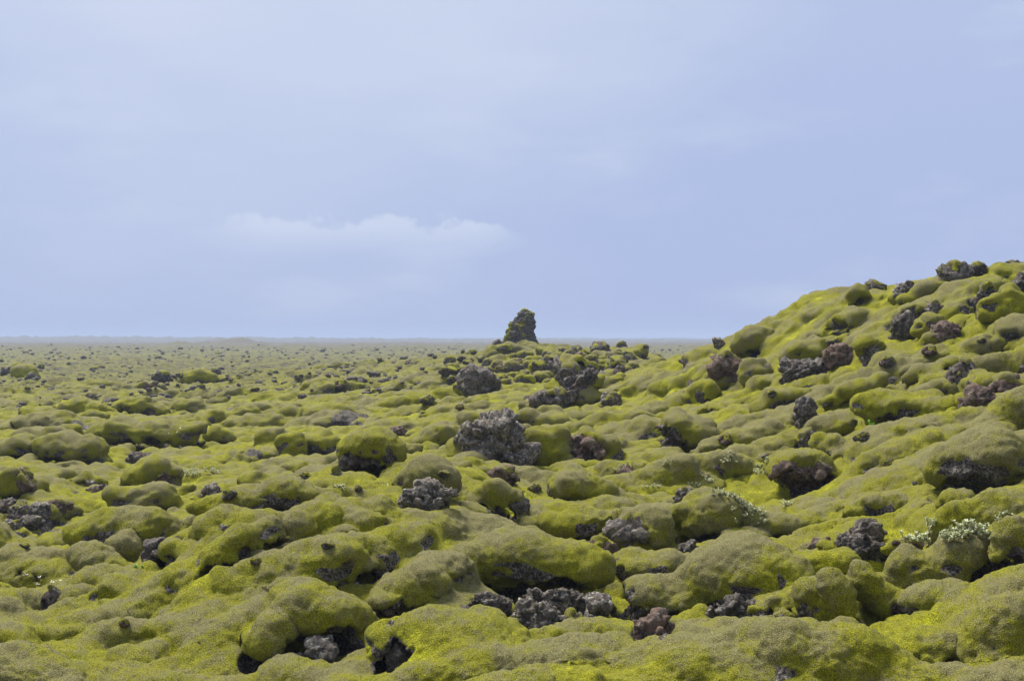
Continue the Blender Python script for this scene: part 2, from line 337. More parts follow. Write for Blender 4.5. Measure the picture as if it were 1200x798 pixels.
def boulder_shape(kind, a, b, c, seed, sub, exps, tilt=0.0, mosstop=0.0):
    """returns rock and moss surfaces (vertices about the centre) of one boulder; exps = bare patches (x, z, radius) on the side towards the camera"""
    D, Fc = ICO[sub]; D = D.copy(); rs = np.random.RandomState(seed)
    if kind in 'RS':
        r = np.full(len(D), 9.0)
        for k in range(13):                           # broken, roughly planar sides
            n = rs.normal(size=3); n[2] *= 0.8; n /= np.linalg.norm(n); hgt = rs.uniform(0.62, 1.0)
            dn = D @ n; r = np.minimum(r, np.where(dn > 0.05, hgt / np.maximum(dn, 0.05), 9.0))
        r = np.minimum(r, 1.12)
        r = 0.35 + 0.65 * r
    else:
        p = 2.5 if kind == 'B' else 2.25
        r = (np.abs(D) ** p).sum(1) ** (-1 / p)
        r = 1 + (r - 1) * 0.9
    P = D * r[:, None] * np.array([a, b, c])
    size = (a * c) ** 0.5
    P += D * (size * (0.22 if kind in 'RS' else 0.20) * fbm3(P / size * 1.1 + seed * 7.3, 2, seed))[:, None]
    if kind in 'MB':                                  # undercut foot
        low = smooth(-D[:, 2], 0.15, 0.95); P[:, :2] *= (1 - 0.30 * low)[:, None]
    rock = P.copy()
    n = vnormals(rock, Fc)
    rg = ridged3(rock / size * 1.9 + 3.1 * seed, 3, seed + 11)
    f1, f2 = worley3(rock / size * 2.6 + seed, seed + 5)
    crack = smooth(f2 - f1, 0.0, 0.22)
    amp = size * (0.13 if kind in 'RS' else 0.10)
    if kind in 'RS':
        wob = 0.25 * np.stack([noise3(rock / size * 2.2, seed + 41), noise3(rock / size * 2.2, seed + 42), noise3(rock / size * 2.2, seed + 43)], 1)
        l1, e1 = blocks3(rock / size * 1.35 + seed + wob, seed + 50); l2, e2 = blocks3(rock / size * 3.4 + seed + wob, seed + 60)
        rock += n * (size * (0.27 * l1 - 0.13 * (1 - smooth(e1, 0, .16)) + 0.10 * l2 - 0.05 * (1 - smooth(e2, 0, .2))))[:, None]
    rock += n * (amp * (0.8 * (rg - 0.35) + 0.8 * (crack - 0.8) + 0.7 * fbm3(rock / size * 4.5, 3, seed + 3)))[:, None]
    # where moss grows
    nz = fbm3(P / size * 1.7 + 9.7 * seed, 3, seed + 21)
    if kind in 'RS':
        m = (mosstop - 1.0) + 0.9 * n[:, 2] + 0.8 * nz if mosstop > 0 else np.full(len(D), -1.0)
    else:
        m = 0.55 + 0.35 * D[:, 2] + 0.15 * nz
        m = np.minimum(m, (D[:, 2] + 0.62) * 1.6 + 0.5 * nz)
    for (ex, ez, er) in exps:
        q = np.sqrt((D[:, 0] - ex) ** 2 + (D[:, 2] - ez) ** 2) / er
        fm = np.where(D[:, 1] < 0.25, (q - 1) * 0.9 + 0.55 * nz, 1.0)
        m = np.minimum(m, fm)
    mt = min(0.17, 0.10 * size + 0.035) * (1.0 if kind in 'MB' else 0.6)
    s = np.tanh(np.clip(m, -1, 1) * 5.0)
    # cushions in the moss itself
    w1, w2 = worley3(P / max(0.55, size * 0.75) + 2.2 * seed, seed + 8)
    lob = size * 0.085 * (0.8 - w1) * 1.3 + 0.035 * fbm3(P * 3.5, 3, seed + 30)
    wav = np.where(m > -0.1, lob, 0)
    moss = P + n * (mt * s * 1.1 + amp * 0.25 + wav)[:, None]
    ct, st = math.cos(rad(tilt)), math.sin(rad(tilt))
    R = np.array([[ct, 0, -st], [0, 1, 0], [st, 0, ct]])    # + tilt: right side up
    rock, moss = rock @ R.T, moss @ R.T
    crest = 0.15 + 0.85 * smooth(moss[:, 2] / c, -0.3, 1.0) * (0.8 + 0.5 * nz)
    att = {'crest': crest}
    km = (m[Fc] > -0.12).any(1); kr = (m[Fc] < 0.30).any(1)
    out = {}
    if kr.any(): out['rock'] = compact(rock, Fc, kr, att)
    if km.any(): out['moss'] = compact(moss, Fc, km, att)
    return out

# ------------------------------------------------------------------ the rocks and mounds of the photograph
# kind u0 u1 v0 v1 tilt exposures/options label
#  M mound wholly under moss, B boulder under moss with bare rock patches, R bare lava rock
ITEMS = []
def it(kind, u0, u1, v0, v1, label, tilt=0, ex=(), col='g', mt=0.0, pit=0.0, back=0.0, skirt=1.0):
    ITEMS.append(dict(kind=kind, u0=u0, u1=u1, v0=v0, v1=v1, label=label, tilt=tilt, ex=ex, col=col, mt=mt, pit=pit, back=back, skirt=skirt))
# --- lower right
it('R',988,1038,608,636,'squarish slab of rough grey lava on the dark ledge left of the large shrub',0,mt=0.0,skirt=0)
it('R',975,1042,626,658,'dark layered lava ledge under the squarish grey slab',-6,col='d')
it('R',942,980,630,650,'reddish brown lava lump at the left end of the dark ledge',8,col='r')
it('R',1040,1084,631,648,'low reddish lava rubble between the dark ledge and the large shrub',-4,col='r')
it('M',940,1020,644,680,'small oval moss mound just below the reddish lava lump and dark ledge',0)
it('M',928,985,678,748,'leftmost of the hanging moss lobes in a row above the lower right crevice',28,pit=.5)
it('M',960,1014,670,752,'second moss lobe from the left in the diagonal row, narrow and bulging',30,pit=.7)
it('M',1002,1052,656,732,'third moss lobe in the diagonal row, with a grey gap beneath its foot',32,pit=.8)
it('M',1046,1096,646,702,'fourth lobe of the diagonal moss row, joined to a long ridge behind',24,pit=.3)
it('M',1092,1168,622,690,'tall smooth moss bulge right of the diagonal lobes',28,pit=.8)
it('B',1162,1216,600,690,'moss covered boulder cut by the right edge with a dark rock underside',10,ex=((-.3,-.55,.75),),col='d',pit=.8)
it('B',1052,1122,738,796,'round moss boulder at lower right with a reddish bare hollow at its left',0,ex=((-.75,-.35,.5),),col='r',pit=.9)
it('M',1058,1130,686,728,'low broad moss mound below the fourth diagonal lobe',12)
it('M',896,980,742,790,'grey green moss mound directly under the dark crevice at lower right',8)
it('M',962,1012,732,782,'narrow moss hump wedged at the foot of the diagonal lobes',34)
it('R',898,942,716,752,'jumble of dark lava at the bottom of the lower right crevice',0,col='d')
it('M',1130,1216,700,800,'wide yellow green moss slope bulge filling the lower right edge',22)
# --- bottom centre
it('M',540,720,626,697,'widest moss mound of the foreground, roofing the deep rocky crevice',0,pit=1.0,skirt=.8)
it('R',618,700,688,716,'overhanging grey lava slab right under the widest moss mound',-5,col='g',skirt=0)
it('R',596,654,702,742,'pale rounded lava block at the left of the deep rocky crevice',0,col='p',skirt=0)
it('R',680,716,690,728,'upright pale lava block at the right end of the deep crevice',0,col='p',skirt=0)
it('R',656,688,718,750,'small dark lava block low in the middle of the deep crevice',0,col='g',skirt=0)
it('R',682,706,716,746,'split lava stone at the lower right of the deep crevice',30,col='p',skirt=0)
it('R',548,602,696,722,'shadowed lava rubble under the left end of the widest moss mound',0,col='d',skirt=0)
it('B',708,798,595,652,'moss boulder with a tall wrinkled grey rock face on its left half',0,ex=((-.45,.15,.62),),col='g',pit=.4)
it('R',688,724,630,658,'low patch of bare reddish brown rock left of the wrinkled rock face',0,col='r',skirt=0)
it('M',718,812,640,692,'heart shaped moss mound with a dark notch, above the flat moss slab',-4,pit=.8)
it('B',722,832,676,730,'flat slab like moss mound with bare rock at its lower left',3,ex=((-.75,-.55,.55),),col='d',pit=1.0)
it('M',800,948,630,724,'biggest smooth rounded moss hump right of the foreground centre',4,pit=.9)
it('R',828,896,700,746,'dark lava wedge below the biggest smooth moss hump',-18,col='d',skirt=0)
it('M',785,876,570,638,'plump moss mound hanging left of the small pale shrubs',-8,pit=.8)
it('R',792,816,572,600,'knob of pale lava at the top left of the plump moss mound',60,col='g',skirt=0)
it('R',794,822,632,668,'dark rocks in the narrow gap under the plump moss mound',60,col='d',skirt=0)
it('R',738,792,722,806,'tall reddish brown column of broken lava at the bottom edge',78,col='r',skirt=0)
it('M',434,636,712,800,'long moss mound across the bottom centre with a hollowed left flank',-8,pit=.6,skirt=.7)
it('M',622,748,744,812,'moss mound at the bottom edge just left of the reddish lava column',4)
it('M',776,886,724,796,'broad moss mound at the bottom edge just right of the reddish lava column',6)
it('M',316,430,680,756,'moss mound on the slope above the bottom left crevice with a dark lip',0,pit=1.0)
it('M',286,354,716,782,'rounded moss bulge left of the bottom left crevice',-12,pit=.6)
it('R',352,398,746,782,'pale lichened boulder inside the bottom left crevice',0,col='p',skirt=0)
it('R',334,364,766,786,'low grey stone in front of the pale lichened boulder',0,col='p',skirt=0)
it('M',300,490,768,830,'wide low moss mound at the bottom edge in front of the pale lichened boulder',0)
it('R',452,498,744,800,'steep grey lava face in the hollow under the long bottom moss mound',-60,col='d',skirt=0)
it('M',340,405,646,688,'small moss hump with a shadowed left side on the central foreground slope',8,pit=.4)
it('B',292,334,606,654,'moss hump on the ridge crest with a dark bare hollow at its lower left',14,ex=((-.4,-.45,.6),),col='d',pit=.7)
# --- bottom left
it('B',46,112,622,652,'small moss boulder with a bare grey top among the lower left mounds',8,ex=((.5,.7,.4),),col='g',pit=.5)
it('M',-10,104,643,686,'long smooth moss mound at the left edge above a dark slot with tiny white flowers',0,pit=.9)
it('M',82,158,640,682,'drooping moss mound with a dark right foot, right of the dark slot',-14,pit=.7)
it('M',118,166,626,666,'moss mound tucked behind the drooping one in the lower left hollow',-10)
it('M',92,216,596,658,'large saddle backed moss mound over the left hollow',-5,pit=1.0)
it('R',168,214,630,664,'dark lava at the bottom of the hollow under the saddle backed mound',55,col='d',skirt=0)
it('M',188,252,632,664,'smooth green moss dome at the bottom of the left hollow',0,pit=.3)
it('M',228,322,596,644,'moss mound with a dark gap at its left foot, behind the diagonal ridge',8,pit=.9)
it('R',52,76,688,724,'standing grey lava stone between two moss mounds at lower left',75,col='g',mt=0,skirt=0)
it('M',72,116,688,718,'round moss mound against the right side of the standing grey stone',6)
it('M',15,52,702,734,'little round moss mound just left of the standing grey stone',0,pit=.4)
it('M',-12,22,700,734,'small moss mound cut by the left edge beside the little round mound',0)
it('R',192,218,654,670,'small flat grey lava stone on the crest of the diagonal ridge',18,col='g',skirt=0)
it('B',108,136,705,726,'tiny moss knoll with a dark pit on the lower left slope',0,ex=((-.5,-.3,.5),),col='d')
it('M',118,204,754,802,'round moss dome at the bottom edge in the lower left',0,pit=.5)
it('M',202,300,622,684,'moss bulge on the diagonal ridge with a dark gap under its left end',28,pit=.8)
it('M',-8,40,730,770,'grey topped moss hump at the left edge near the bottom',-6)
# --- rubble field and mounds, left middle
for k,(a,b,c,d,l) in enumerate([
 (-6,20,584,606,'dark lava block at the left edge behind the rubble patch'),
 (8,40,590,614,'wedge of grey lava at the left of the rubble patch'),
 (34,60,588,610,'lichened block in the middle of the left rubble patch'),
 (54,86,586,606,'flat reddish block at the right end of the left rubble patch'),
 (20,50,604,622,'low grey stone at the front of the left rubble patch'),
 (0,26,608,626,'pale stone at the front left corner of the left rubble patch')]):
    it('R',a,b,c,d,l,[0,12,-8,4,0,10][k],col='dgprgp'[k],mt=.2 if k%2 else 0)
it('B',-6,52,513,542,'dark topped moss mound at the left edge with rock under it',0,ex=((0,-.6,.45),),col='d',pit=.6)
it('M',46,128,507,548,'smooth sloping moss mound with a shaded right end, second from the left edge',-10,pit=.6)
it('M',18,92,484,510,'low moss ridge swelling above the sloping mound on the left',0)
it('M',104,242,490,529,'very long moss ridge with a dark slit under it in the left middle',0,pit=1.0,skirt=.6)
it('M',238,274,501,523,'short moss mound attached to the right end of the very long ridge',0,pit=.7)
it('B',145,214,540,578,'heart topped moss boulder split by a bare brown rock stripe',0,ex=((.62,0,.34),),col='r',pit=.5)
it('R',148,182,533,550,'dark lava rock behind the heart topped moss boulder',0,col='d')
it('M',0,22,548,584,'moss mound at the left edge beside a lichened rock heap',0)
it('R',14,46,552,582,'brown lava heap with moss top near the left edge',10,col='r',mt=.3)
it('B',84,126,557,575,'low moss boulder with a lichened rock side left of the heart topped boulder',0,ex=((.2,-.2,.6),),col='p')
it('R',96,130,568,582,'flat reddish rock in front of the low lichened boulder',0,col='r')
it('M',132,216,565,607,'dark fronted moss mound in front of the heart topped boulder',-6,pit=.7)
it('R',234,260,567,589,'cluster of lichened lava right of the heart topped boulder',0,col='p')
it('B',208,236,568,586,'small moss mound with a brown right side beside the lichened cluster',0,ex=((.6,.2,.5),),col='r')
it('B',277,326,553,579,'smooth moss boulder with brown earth at its left foot',-4,ex=((-.8,-.5,.4),),col='r',pit=.6)
it('B',308,352,542,557,'flat boulder edged with reddish rock behind the smooth moss boulder',0,ex=((-.2,-.2,.6),),col='r')
it('M',234,372,566,614,'wide arched moss mound holding two bare lava knobs',4,pit=.3)
it('R',294,310,575,597,'left one of the two bare lava knobs in the arched moss mound',70,col='g',skirt=0)
it('R',322,342,575,594,'right one of the two bare lava knobs in the arched moss mound',0,col='g',skirt=0)
it('R',382,404,549,574,'craggy upright lava knob below the cap shaped boulder',60,col='g',skirt=0)
it('B',394,474,504,560,'large cap shaped moss boulder on a dark lava base left of centre',-4,ex=((-.35,-.45,.55),(.1,-.7,.5),),col='d',pit=.7)
it('M',326,360,506,545,'moss mound with a dark cleft on its right, left of the cap shaped boulder',-8,pit=.6)
it('M',352,398,504,540,'grey topped moss mound just left of the cap shaped boulder',-12,pit=.6)
it('M',296,334,502,534,'shaded moss mound with a forked dark pit, left middle distance',-8,pit=.5)
it('M',65,130,468,492,'low grey green moss swell in the left distance above the long ridge',-4)
it('M',130,200,466,490,'second low moss swell in the left distance, with a shaded foot',-8)
it('M',200,240,467,486,'third low moss swell in the left distance',0)
it('R',92,116,463,471,'flat dark rock patch lying alone in the left distance',0,col='r')
it('B',158,196,446,465,'reddish lava boulder with a moss roof in the left distance',0,ex=((0,-.3,.85),),col='r')
it('R',180,202,436,454,'dark jagged rock beside the moss roofed reddish boulder',0,col='d')
it('M',208,256,433,454,'green moss mound right of the dark jagged rock in the left distance',0)
it('R',247,260,433,446,'small dark block on the right end of the distant green mound',0,col='d')
it('R',206,220,437,443,'flat reddish rock left of the distant green mound',0,col='r')
it('M',252,280,441,452,'dark fronted moss mound right of the distant green mound',0,pit=.4)
it('R',0,18,432,444,'dark lava block at the far left edge of the plain',0,col='d')
it('R',14,30,426,440,'pointed lava block near the left edge of the plain',20,col='g')
it('M',16,42,428,447,'distant green moss knoll near the left edge of the plain',0)
it('R',30,48,438,450,'dark stone at the foot of the distant moss knoll near the left edge',0,col='d')
it('R',54,66,455,464,'small dark stone alone on the plain in the left distance',0,col='d')
# --- centre
it('M',349,424,442,466,'long distant moss mound on the plain left of centre',0,pit=.4)
it('B',446,480,449,469,'moss capped rock with a bare right side, in front of the far ridge',0,ex=((.3,-.3,.6),),col='d')
it('B',476,496,452,462,'small moss capped rock beside the moss capped rock in front of the ridge',0,ex=((.2,-.3,.6),),col='d')
it('R',432,446,436,446,'little dark rock on the slope up to the far ridge',0,col='d')
it('R',537,586,434,470,'big coarse grey lava boulder on the slope below the spire',-22,col='g')
it('R',580,596,449,460,'small rock against the right side of the coarse grey boulder',0,col='g')
it('M',322,356,478,496,'moss lump with a dark front in the middle distance left of centre',-6,pit=.5)
it('R',456,476,501,516,'round dark lava stone set in moss left of the big lichened block',0,col='r')
it('R',542,620,476,554,'big lichened lava block standing in the centre, grey and purple brown',62,col='p',skirt=.4)
it('B',598,676,480,512,'moss slab lying across the top of the big lichened block',-8,ex=((-.7,-.4,.4),),col='g',pit=.8)
it('M',538,568,482,520,'arched moss rim on the left shoulder of the big lichened block',10,pit=.6)
it('M',486,548,497,529,'long moss mound with a dark mouth running to the big lichened block',8,pit=.6)
it('M',602,674,502,556,'bright plump moss pillow right of the big lichened block',2,pit=.5)
it('B',462,494,519,552,'moss hump with a dark lava face left of the big lichened block',25,ex=((0,-.1,.55),),col='d')
it('R',510,552,525,549,'low brown rock at the foot of the big lichened block',0,col='r',mt=.1)
it('B',664,728,506,552,'brown faced boulder with a moss right flank, right of the bright pillow',0,ex=((-.35,.15,.72),),col='r',pit=.3)
it('B',466,537,538,588,'moss helmet sitting on a slanting lava rock in the centre',0,ex=((.0,-.65,.5),),col='g',pit=.6)
it('R',458,528,562,616,'slanting grey lava rock below the moss helmet',32,col='p',skirt=0)
it('R',571,605,546,574,'knobbly reddish lava rock at the centre, behind the moss arch',-20,col='r',mt=.1)
it('B',560,618,564,612,'moss arch boulder with a black gap and bare right flank',-28,ex=((.75,.1,.5),(.25,-.75,.4)),col='d',pit=.9)
it('B',640,716,551,600,'grey green moss mound with dark folds and a rock at its right foot',-4,ex=((.75,-.5,.4),),col='d',pit=.6)
it('M',604,640,595,616,'small dark moss button right of the moss arch boulder',0,pit=.4)
it('M',640,722,597,634,'low moss mound with a purple grey top, left of the wrinkled rock face',-4,pit=.3)
it('B',725,776,537,573,'squat boulder with a square brown front and moss top',0,ex=((-.15,-.1,.75),),col='r',mt=0,skirt=.5)
it('B',771,842,483,532,'moss mound curling over a dark rock hollow at its left foot',-14,ex=((-.8,-.35,.5),),col='d',pit=.7)
it('R',774,792,510,536,'narrow rocks in the hollow under the curling moss mound',70,col='d',skirt=0)
it('B',819,852,473,500,'small moss capped dark rock perched on the slope right of centre',-30,ex=((-.2,-.2,.6),),col='d')
it('M',808,842,447,477,'oval moss mound leaning on the right hill foot',28,pit=.5)
it('M',762,802,448,468,'shaded oval moss mound on the lower left of the right hill',8)
it('M',730,772,480,502,'olive moss mound on the valley floor below the lava outcrop',0,pit=.3)
# --- outcrop in the middle distance
it('R',650,698,422,466,'tall lumpy dark lava stack of the middle outcrop',70,col='d',mt=.35)
it('R',632,694,444,484,'broad dark lava base of the middle outcrop',38,col='d')
it('R',622,672,458,488,'grey rock at the lower left foot of the middle outcrop',-6,col='g',mt=.2)
it('R',682,704,422,446,'craggy block behind the tall lumpy stack',0,col='d',mt=.3)
it('R',688,718,440,460,'lichened rock on the right side of the middle outcrop',-15,col='p',mt=.25)
it('B',674,708,455,480,'moss ball in front of the middle outcrop',0,ex=((.8,-.4,.4),),col='d',pit=.3)
it('R',704,728,462,480,'lichened rock at the right foot of the middle outcrop',0,col='p')
it('R',719,737,430,450,'dark boulder alone between the outcrop and the right hill',20,col='d')
it('M',658,684,466,482,'grey green moss lobe at the front foot of the middle outcrop',0)
# --- far ridge right of the spire
it('R',656,698,412,434,'long grey lava wall on the ridge right of the spire',0,col='d',mt=.15)
it('R',690,714,405,424,'highest moss topped crag right of the spire',10,col='d',mt=.2)
it('R',721,736,402,416,'small pointed pinnacle at the right end of the ridge',85,col='d',mt=.2)
it('R',708,728,414,430,'block between the crag and the small pinnacle',0,col='d',mt=.15)
it('R',724,746,414,428,'low rock at the far right end of the ridge',-15,col='g',mt=.15)
it('R',634,664,420,444,'grey block on the slope just right of and below the spire',-10,col='g',mt=.3)
it('R',577,590,398,412,'small dark rock standing at the left foot of the spire',80,col='d')
# --- right hill
it('R',835,874,412,454,'light brown lava rock on the lower crest of the right hill',55,col='r',skirt=.3)
it('M',866,908,419,456,'dark fronted moss mound right of the light brown rock',10,pit=.7)
it('M',798,842,406,436,'rounded moss head on the hill crest with a shaded underside',12,pit=.6)
it('R',836,851,396,416,'small pale rock sticking out of the hill crest at its left end',20,col='p',skirt=0)
it('M',862,905,383,416,'moss hump on the hill crest just right of the small pale rock',18,pit=.3)
it('R',910,975,420,450,'long grey lava band under an overhanging moss lip on the hill',4,col='g',skirt=0)
it('M',918,972,396,430,'moss lip above the long grey lava band',10,pit=.5)
it('R',966,1004,402,430,'reddish lava block at the upper right of the grey lava band',16,col='r',skirt=0)
it('M',966,1000,392,410,'small moss hood over the reddish lava block',12)
it('B',1000,1034,395,432,'moss capped lichened boulder in the middle of the hill',0,ex=((0,-.4,.85),),col='p')
it('B',970,1022,366,396,'moss mound with a grey rock at its left end high on the hill',6,ex=((-.75,0,.42),),col='g',pit=.4)
it('B',994,1020,334,362,'moss mound on the skyline with dark rock at its foot',0,ex=((0,-.6,.5),),col='d')
it('R',1012,1040,332,350,'grey rocks on the skyline between the moss mound and the flat rock',-15,col='g',mt=.2)
it('R',1047,1086,330,352,'flat lichened lava rock lying on the hill skyline',6,col='p',skirt=.4)
it('R',1098,1136,306,338,'dark angular boulder on the skyline near the hill top',20,col='g',mt=.1,skirt=.4)
it('R',1136,1156,308,324,'small rock on the hill top right of the dark angular boulder',0,col='d',mt=.2)
it('R',1176,1206,306,324,'flat rock on the summit at the right edge',-6,col='g',mt=.1)
it('R',1044,1076,366,398,'dark lava blocks in a hollow left of the two hill moss balls',0,col='d',skirt=0)
it('M',1058,1090,354,380,'upper one of two moss balls over the dark hollow on the hill',12,pit=.6)
it('M',1070,1110,370,398,'lower one of two moss balls on the hill, rounder and darker',14,pit=.6)
it('R',1084,1106,352,376,'lichened rocks between the moss balls and the hill top',0,col='p',skirt=0)
it('R',1090,1126,377,400,'grey brown rubble right of the lower hill moss ball',10,col='r')
it('R',1142,1170,334,380,'tall dark lava cleft curving down the upper hill',62,col='d',skirt=0)
it('M',1150,1206,336,386,'wide moss mound right of the curving lava cleft',10,pit=.3)
it('M',1056,1120,328,358,'moss shoulder just below the flat skyline rock',22,pit=.4)
it('R',1182,1212,312,346,'dark rock cut by the right edge near the hill top',-40,col='d',skirt=0)
it('R',1112,1146,424,466,'tall knobbly lava outcrop on the right side of the hill',70,col='d')
it('R',1128,1166,452,488,'grey brown lava slab at the foot of the knobbly outcrop',-25,col='r')
it('M',1136,1168,424,442,'small moss cap on top of the knobbly outcrop',0)
it('B',1130,1182,438,472,'moss boulder in front of the knobbly outcrop with pitted rock showing',-6,ex=((.3,-.6,.5),),col='d',pit=.3)
it('R',1160,1206,440,474,'reddish mossy rock at the right edge beside the knobbly outcrop',0,col='r',mt=.35)
it('R',931,956,464,504,'steep dark lava face half way up the slope right of centre',70,col='d',skirt=0)
it('M',1000,1094,456,504,'broad moss mound over a dark hollow where a bright green sprig grows',2,pit=1.0)
it('B',898,984,528,580,'big round boulder with a moss rim and a ribbed brown rock face',-4,ex=((-.1,-.15,.8),),col='r',pit=.4)
it('R',892,914,528,546,'small lichened rock left of the big round boulder',0,col='p')
it('M',1092,1204,506,582,'largest moss mound of the right slope, domed and olive with a dark left gap',-3,pit=1.0)
it('B',1074,1114,551,584,'small moss mound with rocks on its right, at the foot of the largest right mound',0,ex=((.8,-.2,.4),),col='d',pit=.5)
it('R',1100,1128,553,578,'dark rubble under the left side of the largest right mound',0,col='g',skirt=0)
it('M',1100,1150,572,604,'curled moss mound just above the large pale shrub',10,pit=.6)
it('R',1122,1148,588,608,'purple grey rock between the curled moss mound and the large shrub',0,col='g',skirt=0)
it('R',932,958,503,526,'knob of grey lava on the moss between the steep face and the round boulder',30,col='g')
it('M',952,1006,488,514,'low moss tongue below the steep dark lava face',14)
it('M',948,1004,510,540,'moss cushion at the right shoulder of the big round boulder',-14,pit=.3)
it('M',990,1080,578,612,'long curling moss fold above the squarish grey slab',6,pit=.6)
it('B',918,952,594,622,'small sharp rock with a moss cover left of the squarish slab',-30,ex=((.1,-.3,.6),),col='g')
it('B',958,990,592,620,'moss boulder with a dark open front between the small sharp rock and the slab',0,ex=((.1,-.3,.6),),col='d',pit=.5)
it('M',860,990,598,634,'grey purple topped moss mound above the biggest smooth hump',-6)
it('M',1060,1130,420,446,'moss swell on the hillside above the knobbly outcrop',18)
it('M',960,1040,442,478,'moss swell on the hillside below the lichened capped boulder',22)
it('M',880,950,455,490,'moss swell on the hillside above the steep dark face',20)
it('M',1170,1212,486,520,'moss bulge at the right edge above the largest right mound',14,pit=.3)

# ------------------------------------------------------------------ place them in the world
rng = np.random.RandomState(5)
PLACED = []
for idx, q in enumerate(ITEMS):
    uc, vc = (q['u0'] + q['u1']) / 2, (q['v0'] + q['v1']) / 2
    d = None
    for vv in (q['v1'], q['v1'] + 4, q['v1'] + 10):
        d = hit(min(max(uc, -20), 1220), min(vv, 815))
        if d is not None: break
    if d is None: d = 45.0
    wid = (q['u1'] - q['u0']) / F * d; half = (q['v1'] - q['v0']) / 2 / F * d
    if abs(q['tilt']) > 45 and q['kind'] in 'RS': wid, half, tl = half * 2, wid / 2, q['tilt'] - 90 * np.sign(q['tilt'])
    else: tl = q['tilt']
    # tilted ellipse: solve the semi-axes whose bounding box is the one measured
    W, H = wid / 2, half; t_ = rad(tl); c2, s2 = math.cos(t_) ** 2, math.sin(t_) ** 2
    if abs(tl) > 4 and c2 > s2 + 0.15:
        a2 = (W * W * c2 - H * H * s2) / (c2 - s2); h2 = (H * H * c2 - W * W * s2) / (c2 - s2)
        a = math.sqrt(max(a2, 0.3 * W * W)); hh = math.sqrt(max(h2, 0.25 * H * H))
    else: a, hh = W, H
    if abs(q['tilt']) > 45 and q['kind'] in 'RS':
        a, hh = H, W; tl = tl                      # stands on end
        a, hh = (q['u1'] - q['u0']) / 2 / F * d, (q['v1'] - q['v0']) / 2 / F * d; tl = 0
    dep = abs(vc - V0) / F
    b = min(a, hh * 1.6) if q['kind'] in 'MB' else min(a, hh * 1.2)
    b = max(b, 0.5 * hh)
    if q['kind'] == 'R' and q['mt'] == 0 and idx % 2 and q['u1'] - q['u0'] < 45: q = dict(q, mt=0.22)
    cz = max(math.sqrt(max(hh * hh - (b * dep) ** 2, 0.0)), 0.72 * hh)
    dc = d + b * (0.55 if q['kind'] in 'MB' else 0.3) + q['back']
    C = pix(uc, vc, dc); s = dc / d
    PLACED.append(dict(q, C=C, a=a * s, b=b, c=cz * s, tl=tl, px=q['u1'] - q['u0'], seed=idx * 17 + 3))

# ------------------------------------------------------------------ the shape of the moss carpet
def cushion_field(x, y):
    wx = x + 0.55 * noise2(x / 1.9, y / 1.9, 21) + 0.9 * noise2(x / 5, y / 5, 22); wy = y + 0.55 * noise2(x / 1.9, y / 1.9, 23) + 0.9 * noise2(x / 5, y / 5, 24)
    return wx, wy, cushions(wx, wy, 2.5, 31), cushions(wx + 7, wy * 0.9, 1.1, 41)
def window(TT, YY, cx, cy, rx, ry):
    lo, hi = (cx - rx) / (cy + ry if cx > rx else max(cy - ry, .5)), (cx + rx) / (max(cy - ry, .5) if cx > -rx else cy + ry)
    j0, j1 = np.searchsorted(YY, cy - ry), np.searchsorted(YY, cy + ry)
    i0, i1 = np.searchsorted(TT, lo), np.searchsorted(TT, hi)
    return max(i0 - 1, 0), min(i1 + 1, len(TT)), max(j0 - 1, 0), min(j1 + 1, len(YY))
